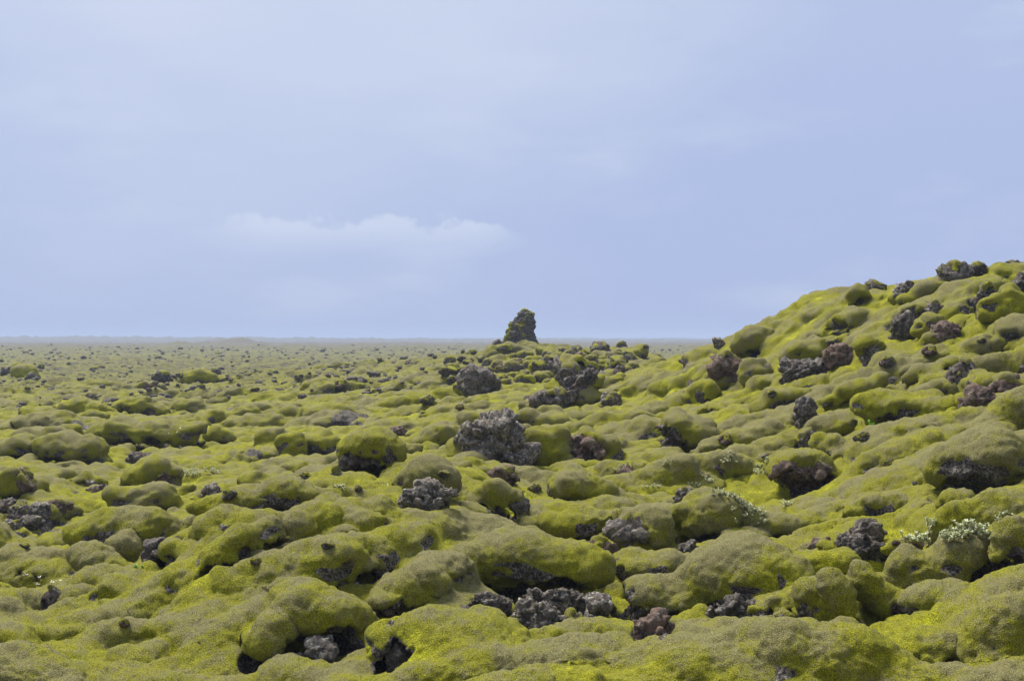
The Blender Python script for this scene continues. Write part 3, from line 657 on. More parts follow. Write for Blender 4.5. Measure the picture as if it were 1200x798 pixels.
def height(tg, yg, TT, YY):
    """ground height without mounds; also crest and bare-rock weights"""
    sh = tg.shape; t_, y_ = tg.ravel(), yg.ravel(); x_ = t_ * y_
    base = macro(t_, y_)
    far = smooth(y_, 60, 150)
    keep = (1 - smooth(np.abs(t_ - 0.03), 0.09, 0.05) * smooth(y_, 170, 120)) * (1 - smooth(t_, 0.06, 0.12) * smooth(y_, 180, 120))
    sw = 0.55 * noise2(x_ / 17, y_ / 17, 3) + 0.30 * noise2(x_ / 7.5, y_ / 7.5, 4)
    base = base + sw * far * (1 - 0.85 * smooth(y_, 900, 2500)) * keep
    base = base + (0.22 * noise2(x_ / 4.2, y_ / 4.2, 9) + 0.10 * noise2(x_ / 1.3, y_ / 1.3, 19)) * (1 - far)
    hz = smooth(y_, 1500, 2300)
    hill = 10.5 * smooth(-t_, 0.02, 0.33) + 6.0 + 11 * np.abs(noise2(t_ * 22, y_ / 2500, 12)) + 9.0 * np.abs(noise2(t_ * 80, y_ / 2500, 13)) + 4 * noise2(t_ * 260, y_ / 2500, 14)
    base = base + hz * hill * 0.42 * (1 - smooth(y_, 2900, 3300)) + smooth(y_, 3200, 3900) * (4 + 7 * np.abs(noise2(t_ * 40, y_ / 1500, 15)))
    base = base + smooth(y_, 300, 600) * (1 - smooth(y_, 1500, 2500)) * 1.9 * (np.abs(noise2(x_ / 16, y_ / 30, 16)) + noise2(x_ / 7, y_ / 14, 17) * .5)
    for (uu, w_, d_, h_) in ((213, 20, 640, 3.2), (276, 36, 780, 4.2), (258, 16, 1300, 6.0)):   # grassy domes far out
        cx = (uu - U0) / F * d_; rr_ = w_ / F * d_
        base = base + h_ * np.exp(-(((x_ - cx) / rr_) ** 2 + ((y_ - d_) / (rr_ * 2.5)) ** 2) * 1.6)
    mask = np.ones(sh)
    for p in PLACED:
        cx, cy, _ = p['C']; r = max(p['a'], p['b']) * 1.7
        i0, i1, j0, j1 = window(TT, YY, cx, cy, r, r)
        if i1 <= i0 or j1 <= j0: continue
        X_ = tg[j0:j1, i0:i1] * yg[j0:j1, i0:i1]
        q = np.sqrt(((X_ - cx) / p['a']) ** 2 + ((yg[j0:j1, i0:i1] - cy) / max(p['b'], 0.4 * p['a'])) ** 2)
        mask[j0:j1, i0:i1] = np.minimum(mask[j0:j1, i0:i1], 0.10 + 0.90 * smooth(q, 0.7, 1.4))
    mask = mask.ravel()
    wx, wy, c1, c2 = cushion_field(x_, y_)
    near = 1 - smooth(y_, 60, 130)
    lump = 0.45 + 0.55 * smooth(noise2(x_ / 9, y_ / 9, 77), -0.3, 0.3)
    A1 = (0.50 * near + 0.85 * (1 - near) * (1 - 0.6 * smooth(y_, 400, 1500))) * lump
    H = base + (c1 - 0.35) * A1 * mask + (c2 - 0.3) * (0.24 * near + 0.36 * (1 - near)) * (0.4 + 0.6 * mask)
    torn = smooth(noise2(wx / 3.1, wy / 3.1, 71) + 0.5 * noise2(wx / 0.9, wy / 0.9, 72), 0.50, 0.64) * (1 - smooth(c1, 0.3, 0.6)) * mask
    H = H - 0.10 * torn
    crest = np.clip(0.10 + 0.50 * c1 * mask + 0.30 * c2, 0, 1.2)
    return H.reshape(sh), crest, torn, (c1 * mask).reshape(sh)

# the deeper crevices: (left, right, top, bottom, tilt) in the photo
CREV = [(548,716,690,750,0),(828,902,702,750,-14),(334,420,742,784,0),(448,502,742,804,-50),(792,822,632,668,-30),(24,102,670,686,0),(166,214,628,662,25),(108,236,516,530,0),
 (738,788,728,808,0),(1042,1078,364,398,0),(1140,1170,336,380,30),(1162,1204,652,692,0),(1094,1152,566,596,0),(394,446,522,560,10),(578,604,586,612,0),(716,742,694,728,0),(772,794,508,536,0),
 (932,956,464,504,10),(914,974,424,450,4),(1020,1078,490,506,0),(296,346,576,598,0),(300,330,630,654,20),(640,700,582,598,0),(1000,1022,724,752,30),(1100,1122,768,798,-20),(560,604,494,516,20),
 (1182,1206,312,342,-30),(140,160,566,578,0),(238,262,570,590,0),(0,50,540,560,0),(0,80,588,622,-5),(60,78,690,722,0),(890,984,560,584,0),(896,944,718,752,0),(976,1040,632,656,-4),(706,722,640,676,0)]
# mounds that belong to the carpet itself: besides the ones measured in the photograph
FILL = []
rf = np.random.RandomState(77)
tries = 0
while len(FILL) < 230 and tries < 16000:
    tries += 1
    d = math.exp(rf.uniform(math.log(13.5), math.log(120))); t = rf.uniform(-0.42, 0.42)
    a = (rf.uniform(0.35, 1.0) if rf.rand() < .6 else rf.uniform(.2, .45)) * (1.0 if d < 40 else 1.5); a *= rf.uniform(1.0, 1.7); b = a * rf.uniform(.4, .75); c = a * rf.uniform(.25, .45)
    x = t * d; ok = True
    for p in PLACED:
        if ((x - p['C'][0]) / (p['a'] + .5 * a)) ** 2 + ((d - p['C'][1]) / (p['b'] + .5 * b)) ** 2 < 0.8: ok = False; break
    uu_, vv_ = U0 + t * F, V0 - F * (float(macro(np.array([t]), np.array([d]))[0]) - EYE) / d
    if 90 < uu_ < 560 and vv_ > 590 and vv_ > 700 - 0.32 * (uu_ - 60) and rf.rand() < .85: continue
    if t > 0.12 and d > 37 and (a > .7 or d > 42): continue
    if any(c_[0] - 22 < uu_ < c_[1] + 22 and c_[2] - 8 < vv_ < c_[3] + 34 for c_ in CREV): continue
    if not ok: continue
    if any((x - f['C'][0]) ** 2 + (d - f['C'][1]) ** 2 < (0.62 * (a + f['a'])) ** 2 for f in FILL): continue
    z = float(macro(np.array([t]), np.array([d]))[0]) + rf.uniform(.0, .3) * c
    FILL.append(dict(C=np.array([x, d, z]), a=a, b=b, c=c, tl=rf.uniform(-18, 25) + (12 if t > .05 else 0), kind='F', pit=rf.choice([0, .5, .8, 1.0]), seed=5000 + len(FILL), skirt=1, ex=()))
rg = np.random.RandomState(99)                      # the same at both sides, beyond the frame
for _ in range(70):
    d = math.exp(rg.uniform(math.log(13), math.log(90))); t = rg.uniform(0.425, 0.545) * rg.choice([-1, 1]); a = rg.uniform(.5, 1.5)
    FILL.append(dict(C=np.array([t * d, d, float(macro(np.array([t]), np.array([d]))[0]) + .1 * a]), a=a, b=a * .6, c=a * .38, tl=rg.uniform(-15, 25), kind='F', pit=rg.choice([0, .5, .8]), seed=7000 + len(FILL), skirt=1, ex=()))
def local(p, Xw, Yw, Zw, grow=1.0):
    """ellipsoid coordinates and an approximate distance"""
    dx, dy, dz = Xw - p['C'][0], Yw - p['C'][1], Zw - p['C'][2]
    ct, st = math.cos(rad(p['tl'])), math.sin(rad(p['tl']))
    lx, lz = dx * ct + dz * st, -dx * st + dz * ct
    return lx, dy, lz
def ell(lx, ly, lz, a, b, c):
    qx, qy, qz = lx / a, ly / b, lz / c
    n = np.sqrt(qx * qx + qy * qy + qz * qz) + 1e-6
    g = np.sqrt((qx / a) ** 2 + (qy / b) ** 2 + (qz / c) ** 2) + 1e-6
    return n * (n - 1) / g
def smin(a, b, k):
    h = np.clip(0.5 + 0.5 * (b - a) / k, 0, 1); return b * (1 - h) + a * h - k * h * (1 - h)
def lobes(p):
    rs = np.random.RandomState(p['seed']); out = []
    n = 2 if p['kind'] == 'F' else 4 if p['a'] > .6 else 3
    for _ in range(n):
        an = rs.uniform(-0.2, np.pi + 0.2) * (1 if rs.rand() < .5 else -1); el = rs.uniform(-.5, .6); s = rs.uniform(.42, .66)
        d = np.array([math.cos(an) * math.cos(el), -abs(math.sin(an)) * math.cos(el) * .8 + .1, math.sin(el)]) * (1.0 - s) * 1.02
        out.append((d[0] * p['a'], d[1] * p['b'], d[2] * p['c'], s * p['a'] * rs.uniform(.85, 1.2), s * p['b'] * 1.1, s * p['c'] * rs.uniform(.9, 1.15)))
    return out
def mound_f(p, Xw, Yw, Zw):
    lx, ly, lz = local(p, Xw, Yw, Zw)
    s = math.sqrt(p['a'] * p['c']); ph = p['seed'] * 1.7
    wx = lx + 0.10 * s * np.sin(lz / s * 2.3 + ph) + 0.07 * s * np.sin(ly / s * 3.1 + ph * 2)
    wz = lz + 0.10 * s * np.sin(lx / s * 2.0 + ph * 3) + 0.05 * s * np.sin(lx / s * 4.7 + ph) - 0.16 * (lx / p['a']) ** 2 * 0 
    f = ell(wx, ly, wz, p['a'] * .93, p['b'] * .93, p['c'] * .93)
    for (ox, oy, oz, a, b, c) in lobes(p): f = smin(f, ell(wx - ox, ly - oy, wz - oz, a, b, c), 0.04 * s)
    # smooth into the carpet behind, at the sides and above, a sharp crease at the foot in front
    k = s * (0.10 + (1.25 if p['kind'] == 'F' else 0.60) * smooth(ly / p['b'] * .8 + 0.55 * np.abs(lx / p['a']) + lz / p['c'] * .35, -0.45, 0.9)) * max(p['skirt'], .6)
    return f, np.clip(k, 0.03, 0.95)
def pit_f(p, Xw, Yw, Zw):
    lx, ly, lz = local(p, Xw, Yw, Zw); s = p['pit']
    wob = 0.10 * p['a'] * np.sin(lx / p['a'] * 5 + p['seed'])
    return ell(lx, ly + 0.72 * p['b'], lz + 1.0 * p['c'] + wob, p['a'] * (.66 + .26 * s), p['b'] * (.62 + .36 * s), p['c'] * (.20 + .42 * s))
# long folds in which the carpet runs down the slopes: (u0, v0, u1, v1, thickness) in the photo
FOLDS = [(20,775,200,700,30),(110,738,290,662,36),(210,718,380,650,36),(330,690,440,640,40),(290,645,420,590,36),(400,625,500,578,36),(420,662,530,622,34),(450,700,560,655,40),(240,765,340,722,36),(40,795,180,745,36),
 (520,612,600,588,28),(590,622,665,600,24),(180,690,300,628,30),(300,612,480,565,26),(700,478,790,442,22),(730,512,830,458,24),(760,472,860,427,22),(800,442,905,388,24),(860,472,960,422,24),(900,508,1010,452,28),
 (960,472,1070,432,24),(1020,522,1120,472,30),(1060,472,1190,442,26),(1000,562,1100,522,30),(1080,422,1190,397,22),(940,402,1040,367,20),(1000,387,1100,347,20),(1150,524,1210,492,28),
 (0,502,112,506,20),(130,478,250,482,16),(250,488,360,482,18),(240,548,330,533,20),(370,492,470,500,16),(0,478,110,472,14),(370,470,450,476,14),
 (470,545,540,512,22),(640,560,720,535,22),(0,560,90,560,20),(110,550,210,552,18),(220,622,300,590,24),(340,590,400,560,20),(840,515,900,495,20),(960,600,1080,560,24),(690,590,760,560,20),(1090,350,1200,330,18)]
for k, (u0, v0, u1, v1, th) in enumerate(FOLDS):
    n = 6
    for m in range(n):
        f = m / (n - 1); u, v = u0 + (u1 - u0) * f, v0 + (v1 - v0) * f; d = hit(u, min(v + th * .3, 815))
        if d is None: continue
        if any(q_['kind'] == 'R' and q_['u0'] - 8 < u < q_['u1'] + 8 and q_['v0'] - 6 < v < q_['v1'] + 14 for q_ in ITEMS) or any(c_[0] - 6 < u < c_[1] + 6 and c_[2] - 6 < v < c_[3] + 16 for c_ in CREV): continue
        r = th / 2 / F * d * (0.75 + 0.5 * math.sin(math.pi * f)) * 1.25; q = pix(u, v, d)
        FILL.append(dict(C=np.array([q[0], q[1] + .3 * r, float(macro(np.array([q[0] / q[1]]), np.array([q[1]]))[0]) + 0.15 * r]), a=max(r, abs(u1 - u0) / F * d / n * .9), b=r * 1.1, c=r * .8,
                         tl=math.degrees(math.atan2(v0 - v1, u1 - u0)), kind='F', pit=0.55 if m % 3 == 1 else 0, seed=9000 + k * 10 + m, skirt=1, ex=()))
# the carpet climbs the backs and flanks of the bare rocks
for p in PLACED:
    if p['kind'] == 'R' and p['C'][1] < 125 and p['skirt'] > 0:
        FILL.append(dict(C=p['C'] + np.array([0.15 * p['a'] * (1 if p['seed'] % 2 else -1), 0.60 * p['b'], -0.60 * p['c']]), a=p['a'] * 1.2, b=p['b'] * 1.0, c=p['c'] * .65, tl=p['tl'], kind='F', pit=0, seed=p['seed'], skirt=1, ex=()))
SOFT = [p for p in PLACED if p['kind'] in 'MB' and p['C'][1] < 128] + FILL
for p in SOFT:
    if p['kind'] == 'M' and p['pit'] < .45 and p['seed'] % 5: p['pit'] = 0.45

# the deeper crevices and hollows: (left, right, top, bottom, tilt) in the photo
PITS = []
for (u0, u1, v0, v1, tl) in CREV:
    uc, vc = (u0 + u1) / 2, (v0 + v1) / 2; d = hit(uc, min(v1 - 2, 812)) or 40.0
    a, c = (u1 - u0) / 2 / F * d * 1.12, (v1 - v0) / 2 / F * d * 1.12; b = max(c * 2.2, 0.6 * a)
    PITS.append(dict(C=pix(uc, vc, d + 0.25 * b), a=a, b=b, c=c, tl=tl, seed=len(PITS)))
def crev_f(p, Xw, Yw, Zw):
    lx, ly, lz = local(p, Xw, Yw, Zw); s = math.sqrt(p['a'] * p['c'])
    w = 0.16 * s * np.sin(lx / s * 3.3 + p['seed']) + 0.09 * s * np.sin(lx / s * 7.1 + p['seed'] * 2)
    return ell(lx + 0.12 * s * np.sin(lz / s * 4), ly, lz + w, p['a'], p['b'], p['c'])
import openvdb
DT = 0.00138
TMAX = 0.554
def volume(ya, yb, K0, K1, dk, DL):
    TT = np.arange(-0.425, 0.4251, DT); ex_ = 0.425 + np.cumsum(np.minimum(DT * 1.06 ** np.arange(1, 60), 0.0042)); ex_ = ex_[ex_ < 0.56]; TT = np.concatenate([-ex_[::-1], TT, ex_]); YY = ya * np.exp(np.arange(0, int(round(math.log(yb / ya) / DL)) + 1) * DL)
    KK = np.arange(K0, K1, dk); tg, yg = np.meshgrid(TT, YY)
    H, crest, torn, c1m = height(tg, yg, TT, YY); zref = macro(tg.ravel(), yg.ravel()).reshape(tg.shape)
    Fv = ((yg[:, :, None] * KK[None, None, :]) - (H - zref)[:, :, None]).astype(np.float32) * 0.85
    def box(p, g):
        R = max(p['a'], p['c']) * g; i0, i1, j0, j1 = window(TT, YY, p['C'][0], p['C'][1], R, p['b'] * g + 0.1)
        if i1 - i0 < 2 or j1 - j0 < 2: return None
        zr = zref[j0:j1, i0:i1]; y = yg[j0:j1, i0:i1]
        k0 = int(np.clip(((p['C'][2] - R - zr.max()) / (y.max() if p['C'][2] - R - zr.max() > 0 else y.min()) - K0) / dk, 0, len(KK) - 2))
        k1 = int(np.clip(((p['C'][2] + R - zr.min()) / y.min() - K0) / dk + 2, k0 + 1, len(KK)))
        sl = (slice(j0, j1), slice(i0, i1), slice(k0, k1))
        Zw = (zr[:, :, None] + y[:, :, None] * KK[None, None, k0:k1]).astype(np.float32)
        Xw = (tg[j0:j1, i0:i1] * y)[:, :, None].astype(np.float32); Yw = y[:, :, None].astype(np.float32)
        return sl, Xw, Yw, Zw
    for p in SOFT:
        bx = box(p, 1.9)
        if bx is None: continue
        sl, Xw, Yw, Zw = bx; f, k = mound_f(p, Xw, Yw, Zw); Fv[sl] = smin(f, Fv[sl], k)
    for p in SOFT:
        if p['pit'] <= 0: continue
        bx = box(p, 2.1)
        if bx is None: continue
        sl, Xw, Yw, Zw = bx; f = pit_f(p, Xw, Yw, Zw); Fv[sl] = -smin(-Fv[sl], f, 0.06 * math.sqrt(p['a'] * p['c']))
    for p in PITS:
        bx = box(p, 1.6)
        if bx is None: continue
        sl, Xw, Yw, Zw = bx; f = crev_f(p, Xw, Yw, Zw); Fv[sl] = -smin(-Fv[sl], f, 0.10 * math.sqrt(p['a'] * p['c']))
    for j in range(Fv.shape[0]): Fv[j] /= YY[j]
    bgv = 3 * dk; np.clip(Fv, -bgv, bgv, out=Fv)
    # keep one connected shell: close nothing at the sides, only the zero surface between rows
    g = openvdb.FloatGrid(); g.background = bgv; g.copyFromArray(Fv, ijk=(0, 0, 0), tolerance=0.0)
    pts, qd = g.convertToQuads(0.0)
    del Fv
    pts = np.asarray(pts, float); qd = np.asarray(qd, np.int64)
    inb = (pts[:, 0] > 0.01) & (pts[:, 0] < len(YY) - 1.01) & (pts[:, 1] > 0.01) & (pts[:, 1] < len(TT) - 1.01) & (pts[:, 2] > 0.3) & (pts[:, 2] < len(KK) - 1.3)
    qd = qd[inb[qd].all(1)]; u = np.unique(qd); mp = np.zeros(len(pts), int); mp[u] = np.arange(len(u)); pts = pts[u]; qd = mp[qd]
    j, i, k = pts.T
    y = ya * np.exp(j * DL); t = np.interp(i, np.arange(len(TT)), TT); z = macro(t, y) + y * (K0 + k * dk)
    P = np.stack([t * y, y, z], 1)
    def bil(A):
        j0, i0 = j.astype(int), i.astype(int); fj, fi = j - j0, i - i0; j1, i1 = np.minimum(j0 + 1, A.shape[0] - 1), np.minimum(i0 + 1, A.shape[1] - 1)
        return (A[j0, i0] * (1 - fi) + A[j0, i1] * fi) * (1 - fj) + (A[j1, i0] * (1 - fi) + A[j1, i1] * fi) * fj
    print('volume', len(P), len(qd), time.time() - T0)
    return P, qd, bil(H), bil(crest.reshape(tg.shape)), bil(torn.reshape(tg.shape))
VA = volume(12.0, 50.0, -0.062, 0.112, 0.00140, 0.0034); VB = volume(50.0 * math.exp(-0.006), 135.0, -0.02, 0.046, 0.0009, 0.0046)
P = np.concatenate([VA[0], VB[0]]); Q = np.concatenate([VA[1], VB[1] + len(VA[0])])
Hh, crest, torn = (np.concatenate([VA[k], VB[k]]) for k in (2, 3, 4))
def qnormals(V, Fc):
    fn = np.cross(V[Fc[:, 2]] - V[Fc[:, 0]], V[Fc[:, 3]] - V[Fc[:, 1]]); n = np.zeros_like(V)
    for ax in range(3):
        for k in range(4): n[:, ax] += np.bincount(Fc[:, k], fn[:, ax], len(V))
    return n / (np.linalg.norm(n, axis=1)[:, None] + 1e-12)
nv = qnormals(P, Q)
if nv[:, 2].mean() < 0: Q = Q[:, ::-1].copy(); nv = -nv
# who owns each vertex
fg = (P[:, 2] - Hh) * 0.85; best = fg - 0.02; owner = np.full(len(P), -1); rockw = torn * 0.9; topn = np.zeros(len(P)); bare = np.full(len(P), 1.0)
order = np.argsort(P[:, 1]); ysort = P[order, 1]
for n_, p in enumerate(SOFT):
    R = max(p['a'], p['c']) * 2.0
    a0, a1 = np.searchsorted(ysort, (p['C'][1] - p['b'] * 2 - .1, p['C'][1] + p['b'] * 2 + .1)); s_ = order[a0:a1]
    s_ = s_[(np.abs(P[s_, 0] - p['C'][0]) < R) & (np.abs(P[s_, 2] - p['C'][2]) < R)]
    if not len(s_): continue
    f, k = mound_f(p, P[s_, 0], P[s_, 1], P[s_, 2]); w = f < best[s_]; w_ = s_[w]
    if p['pit'] > 0:
        pf = pit_f(p, P[s_, 0], P[s_, 1], P[s_, 2]) / (0.5 * p['c'])
        rockw[s_] = np.maximum(rockw[s_], 1.0 - smooth(pf + 0.9 * fbm3(P[s_] / 0.4, 3, 5), -0.10, 0.16))
    best[w_] = f[w]; owner[w_] = n_
    lx, ly, lz = local(p, P[w_, 0], P[w_, 1], P[w_, 2])
    topn[w_] = np.clip(0.5 + 0.5 * lz / p['c'], 0, 1)
    if p['kind'] == 'B':
        D = np.stack([lx / p['a'], ly / p['b'], lz / p['c']], 1); s = math.sqrt(p['a'] * p['c'])
        nz = fbm3(P[w_] / s * 1.7 + p['seed'], 3, p['seed']); m = np.full(len(w_), 1.0)
        for (ex, ez, er) in p['ex']:
            q = np.sqrt((D[:, 0] - ex) ** 2 + (D[:, 2] - ez) ** 2) / er
            m = np.minimum(m, np.where(D[:, 1] < 0.3, (q - 1) * .9 + .5 * nz, 1.0))
        bare[w_] = m
for p in PITS:
    R = max(p['a'], p['c']) * 1.7; a0, a1 = np.searchsorted(ysort, (p['C'][1] - p['b'] * 1.6, p['C'][1] + p['b'] * 1.6)); s_ = order[a0:a1]
    s_ = s_[(np.abs(P[s_, 0] - p['C'][0]) < R) & (np.abs(P[s_, 2] - p['C'][2]) < R)]
    if len(s_): rockw[s_] = np.maximum(rockw[s_], 1.0 - smooth(crev_f(p, P[s_, 0], P[s_, 1], P[s_, 2]) / p['c'] + 0.7 * fbm3(P[s_] / 0.4, 3, 5), 0.02, 0.14))
own = owner >= 0
crest = np.where(own, 0.40 + 0.50 * topn ** 1.3, crest + 0.12)
is_moss_ok = bare > 0.2
# steep and undercut faces where the carpet has let go and the crust shows
stp = smooth(0.42 - nv[:, 2], 0.0, 0.35) * smooth(fbm3(P / np.array([0.9, 0.9, 0.5]), 3, 55) * 1.6, 0.12, 0.38)
rockw = np.maximum(rockw, np.where(is_moss_ok, stp, 0))
# relief of the moss: lobes, wrinkles, tufts - and broken relief where rock is bare
dist = P[:, 1]
f1, _ = worley3(P / np.array([0.95, 0.85, 0.55]) + 0.35 * np.stack([noise3(P / .6, 91), noise3(P / .6, 92), noise3(P / .6, 93)], 1), 3)
f4, _ = worley3(P / np.array([0.34, 0.34, 0.24]) + 0.4 * np.stack([noise3(P / .3, 81), noise3(P / .3, 82), noise3(P / .3, 83)], 1), 13)
lob = 0.15 * (0.75 - f1 ** 1.5) + 0.060 * (0.6 - f4) * smooth(noise3(P / 1.1, 84), -0.35, 0.25)
wr = 0.05 * noise3(P / np.array([0.62, 0.62, 0.40]), 97) * smooth(dist, 20, 34) + 0.046 * fbm3(P / np.array([0.34, 0.34, 0.18]), 2, 94) + 0.026 * noise3(P / 0.085, 96) * smooth(dist, 45, 25)
crk_shade = smooth(f1, 0.58, 0.78) * smooth(0.82 - nv[:, 2], 0.0, 0.30) * smooth(fbm3(P / 1.2, 2, 58) * 1.6, -0.05, 0.25) * smooth(0.3 - nv[:, 1], 0, .5)  # bare crust in steep lobe creases, its dark colour also painting in crease shade
rockw = np.maximum(rockw, np.where(is_moss_ok, crk_shade, 0))
s_m = np.tanh(bare * 4.5); barew = smooth(-bare, -0.12, 0.08)
bl, be = blocks3(P[barew > 0] / 0.42, 70)
g1, g2 = worley3(P[barew > 0] / 0.24, 7)
rr = np.zeros(len(P)); rr[barew > 0] = 0.20 * bl - 0.07 * (1 - smooth(be, 0, .18)) + 0.08 * (0.5 - g1) + 0.09 * ridged3(P[barew > 0] / 0.4, 3, 8)
rk_w = np.maximum(rockw, 0)
disp = (lob + wr + 0.05 * np.clip(s_m, -1, 1) - 0.05) * (1 - barew) + (rr - 0.09) * barew
disp = disp * (1 - 0.8 * rk_w) + rk_w * (0.11 * ridged3(P / 0.38, 3, 19) + 0.13 * (0.5 - worley3(P / 0.33, 17)[0]) - 0.07)
P = P + nv * (disp * (1 + 0.6 * smooth(dist, 20, 42) + 0.2 * smooth(dist, 50, 110)))[:, None]
crest = np.clip(crest + 0.25 * (0.6 - f1), 0, 1.3)
rockw = np.clip(rockw, 0, 1)
fo = owner[Q]; same = fo[:, 0]
same = np.where((fo[:, 0] == fo[:, 1]) | (fo[:, 0] == fo[:, 2]), fo[:, 0], np.where(fo[:, 2] == fo[:, 3], fo[:, 2], fo[:, 1]))
is_item = np.array([p['kind'] in 'MB' for p in SOFT] + [False])
same = np.where(is_item[same], same, -1)
baref = (bare[Q].mean(1) < 0.0) & (same >= 0)
print('carved', time.time() - T0)

# ------------------------------------------------------------------ the rest of the ground, near the camera, at the sides and out to the horizon
tf = np.arange(-0.425, 0.4251, 0.00140)
tcg = np.concatenate([np.linspace(-1.5, -0.62, 24), np.linspace(-0.60, -0.43, 36)])
TT = np.concatenate([tcg, tf, -tcg[::-1]])
YY = [1.0]
while YY[-1] < 11000:
    y = YY[-1]; YY.append(y * (1 + (0.12 if y < 9 else 0.012 if y < 14 else 0.02 if y < 125 else 0.0050 if y < 260 else 0.0065 if y < 600 else 0.012 if y < 1500 else 0.02 if y < 4000 else 0.08)))
YY = np.array(YY); tg, yg = np.meshgrid(TT, YY); nr, nc = tg.shape
Hs, cr_s, to_s, _ = height(tg, yg, TT, YY)
PS = np.stack([(tg * yg).ravel(), yg.ravel(), Hs.ravel() + 0.03], 1)
PS[:, 2] += (0.14 * smooth(yg, 10.0, 11.8) * smooth(-yg, -14, -12.5)).ravel()
in_ = (np.abs(tg) < TMAX - 0.004) & (yg > 12.4) & (yg < 133)
PS[in_.ravel(), 2] -= 0.22 + 0.002 * yg[in_]
hole = (np.abs(tg) < TMAX - 0.03) & (yg > 13.4) & (yg < 128)
idx_ = np.arange(nr * nc).reshape(nr, nc)
quads = np.stack([idx_[:-1, :-1], idx_[:-1, 1:], idx_[1:, 1:], idx_[1:, :-1]], -1)
hq = hole[:-1, :-1] & hole[:-1, 1:] & hole[1:, 1:] & hole[1:, :-1]
quads = quads[~hq].reshape(-1, 4); u = np.unique(quads); mp = np.zeros(nr * nc, int); mp[u] = np.arange(len(u)); quads = mp[quads]; PS2 = PS[u]
# vertical skirt never needed: the two surfaces meet at the same height
gm = same < 0; qg = Q[gm]; u2 = np.unique(qg); mp2 = np.zeros(len(P), int); mp2[u2] = np.arange(len(u2))
g_me = make_mesh('mossy_ground', np.concatenate([PS2, P[u2]]), np.concatenate([quads, mp2[qg] + len(PS2)]), GROUND,
                 {'crest': np.concatenate([cr_s[u], crest[u2]]), 'rock': np.concatenate([to_s[u], rockw[u2]])})
ground = tag(put('mossy_ground', g_me), kind='structure')
print('ground', len(g_me.polygons) * 2, 'tris', time.time() - T0)
# top of the finished ground on a regular grid, for setting things on it
YG = 12.8 * np.exp(np.arange(0, 1700) * 0.0030); TG = np.arange(-0.425, 0.4251, 0.0021); TT, YY, nr, nc = TG, YG, len(YG), len(TG)
tg, yg = np.meshgrid(TG, YG); HG, _, _, _ = height(tg, yg, TG, YG); HG = HG.ravel().copy()
ji = np.clip(np.round(np.log(P[:, 1] / 12.8) / 0.003), 0, nr - 1).astype(int); ii = np.clip(np.round((P[:, 0] / P[:, 1] + 0.425) / 0.0021), 0, nc - 1).astype(int)
tmp = np.full(nr * nc, -9.0); ok_ = (np.abs(P[:, 0] / P[:, 1]) < 0.426) & (P[:, 1] > 12.75); np.maximum.at(tmp, (ji * nc + ii)[ok_], P[ok_, 2]); HG = np.where(tmp > -8, tmp, HG)
P_keep = P; P = np.stack([(tg * yg).ravel(), yg.ravel(), HG], 1)
PG = P.reshape(nr, nc, 3)
def ground_z(x, y):
    j = int(np.clip(np.searchsorted(YY, y), 1, nr - 1)); i = int(np.clip(np.searchsorted(TT, x / y), 1, nc - 1))
    w = PG[j - 1:j + 1, i - 1:i + 1].reshape(-1, 3); return float(w[:, 2].mean())
def ground_hit(u, v, dmin=12.0):
    """where the line of sight through a photo pixel meets the finished ground"""
    i = int(np.argmin(np.abs(TT - (u - U0) / F))); col = PG[:, i]
    k = np.nonzero((col[:, 2] >= EYE + (V0 - v) / F * col[:, 1]) & (YY > dmin))[0]
    return col[k[0]] if len(k) else None

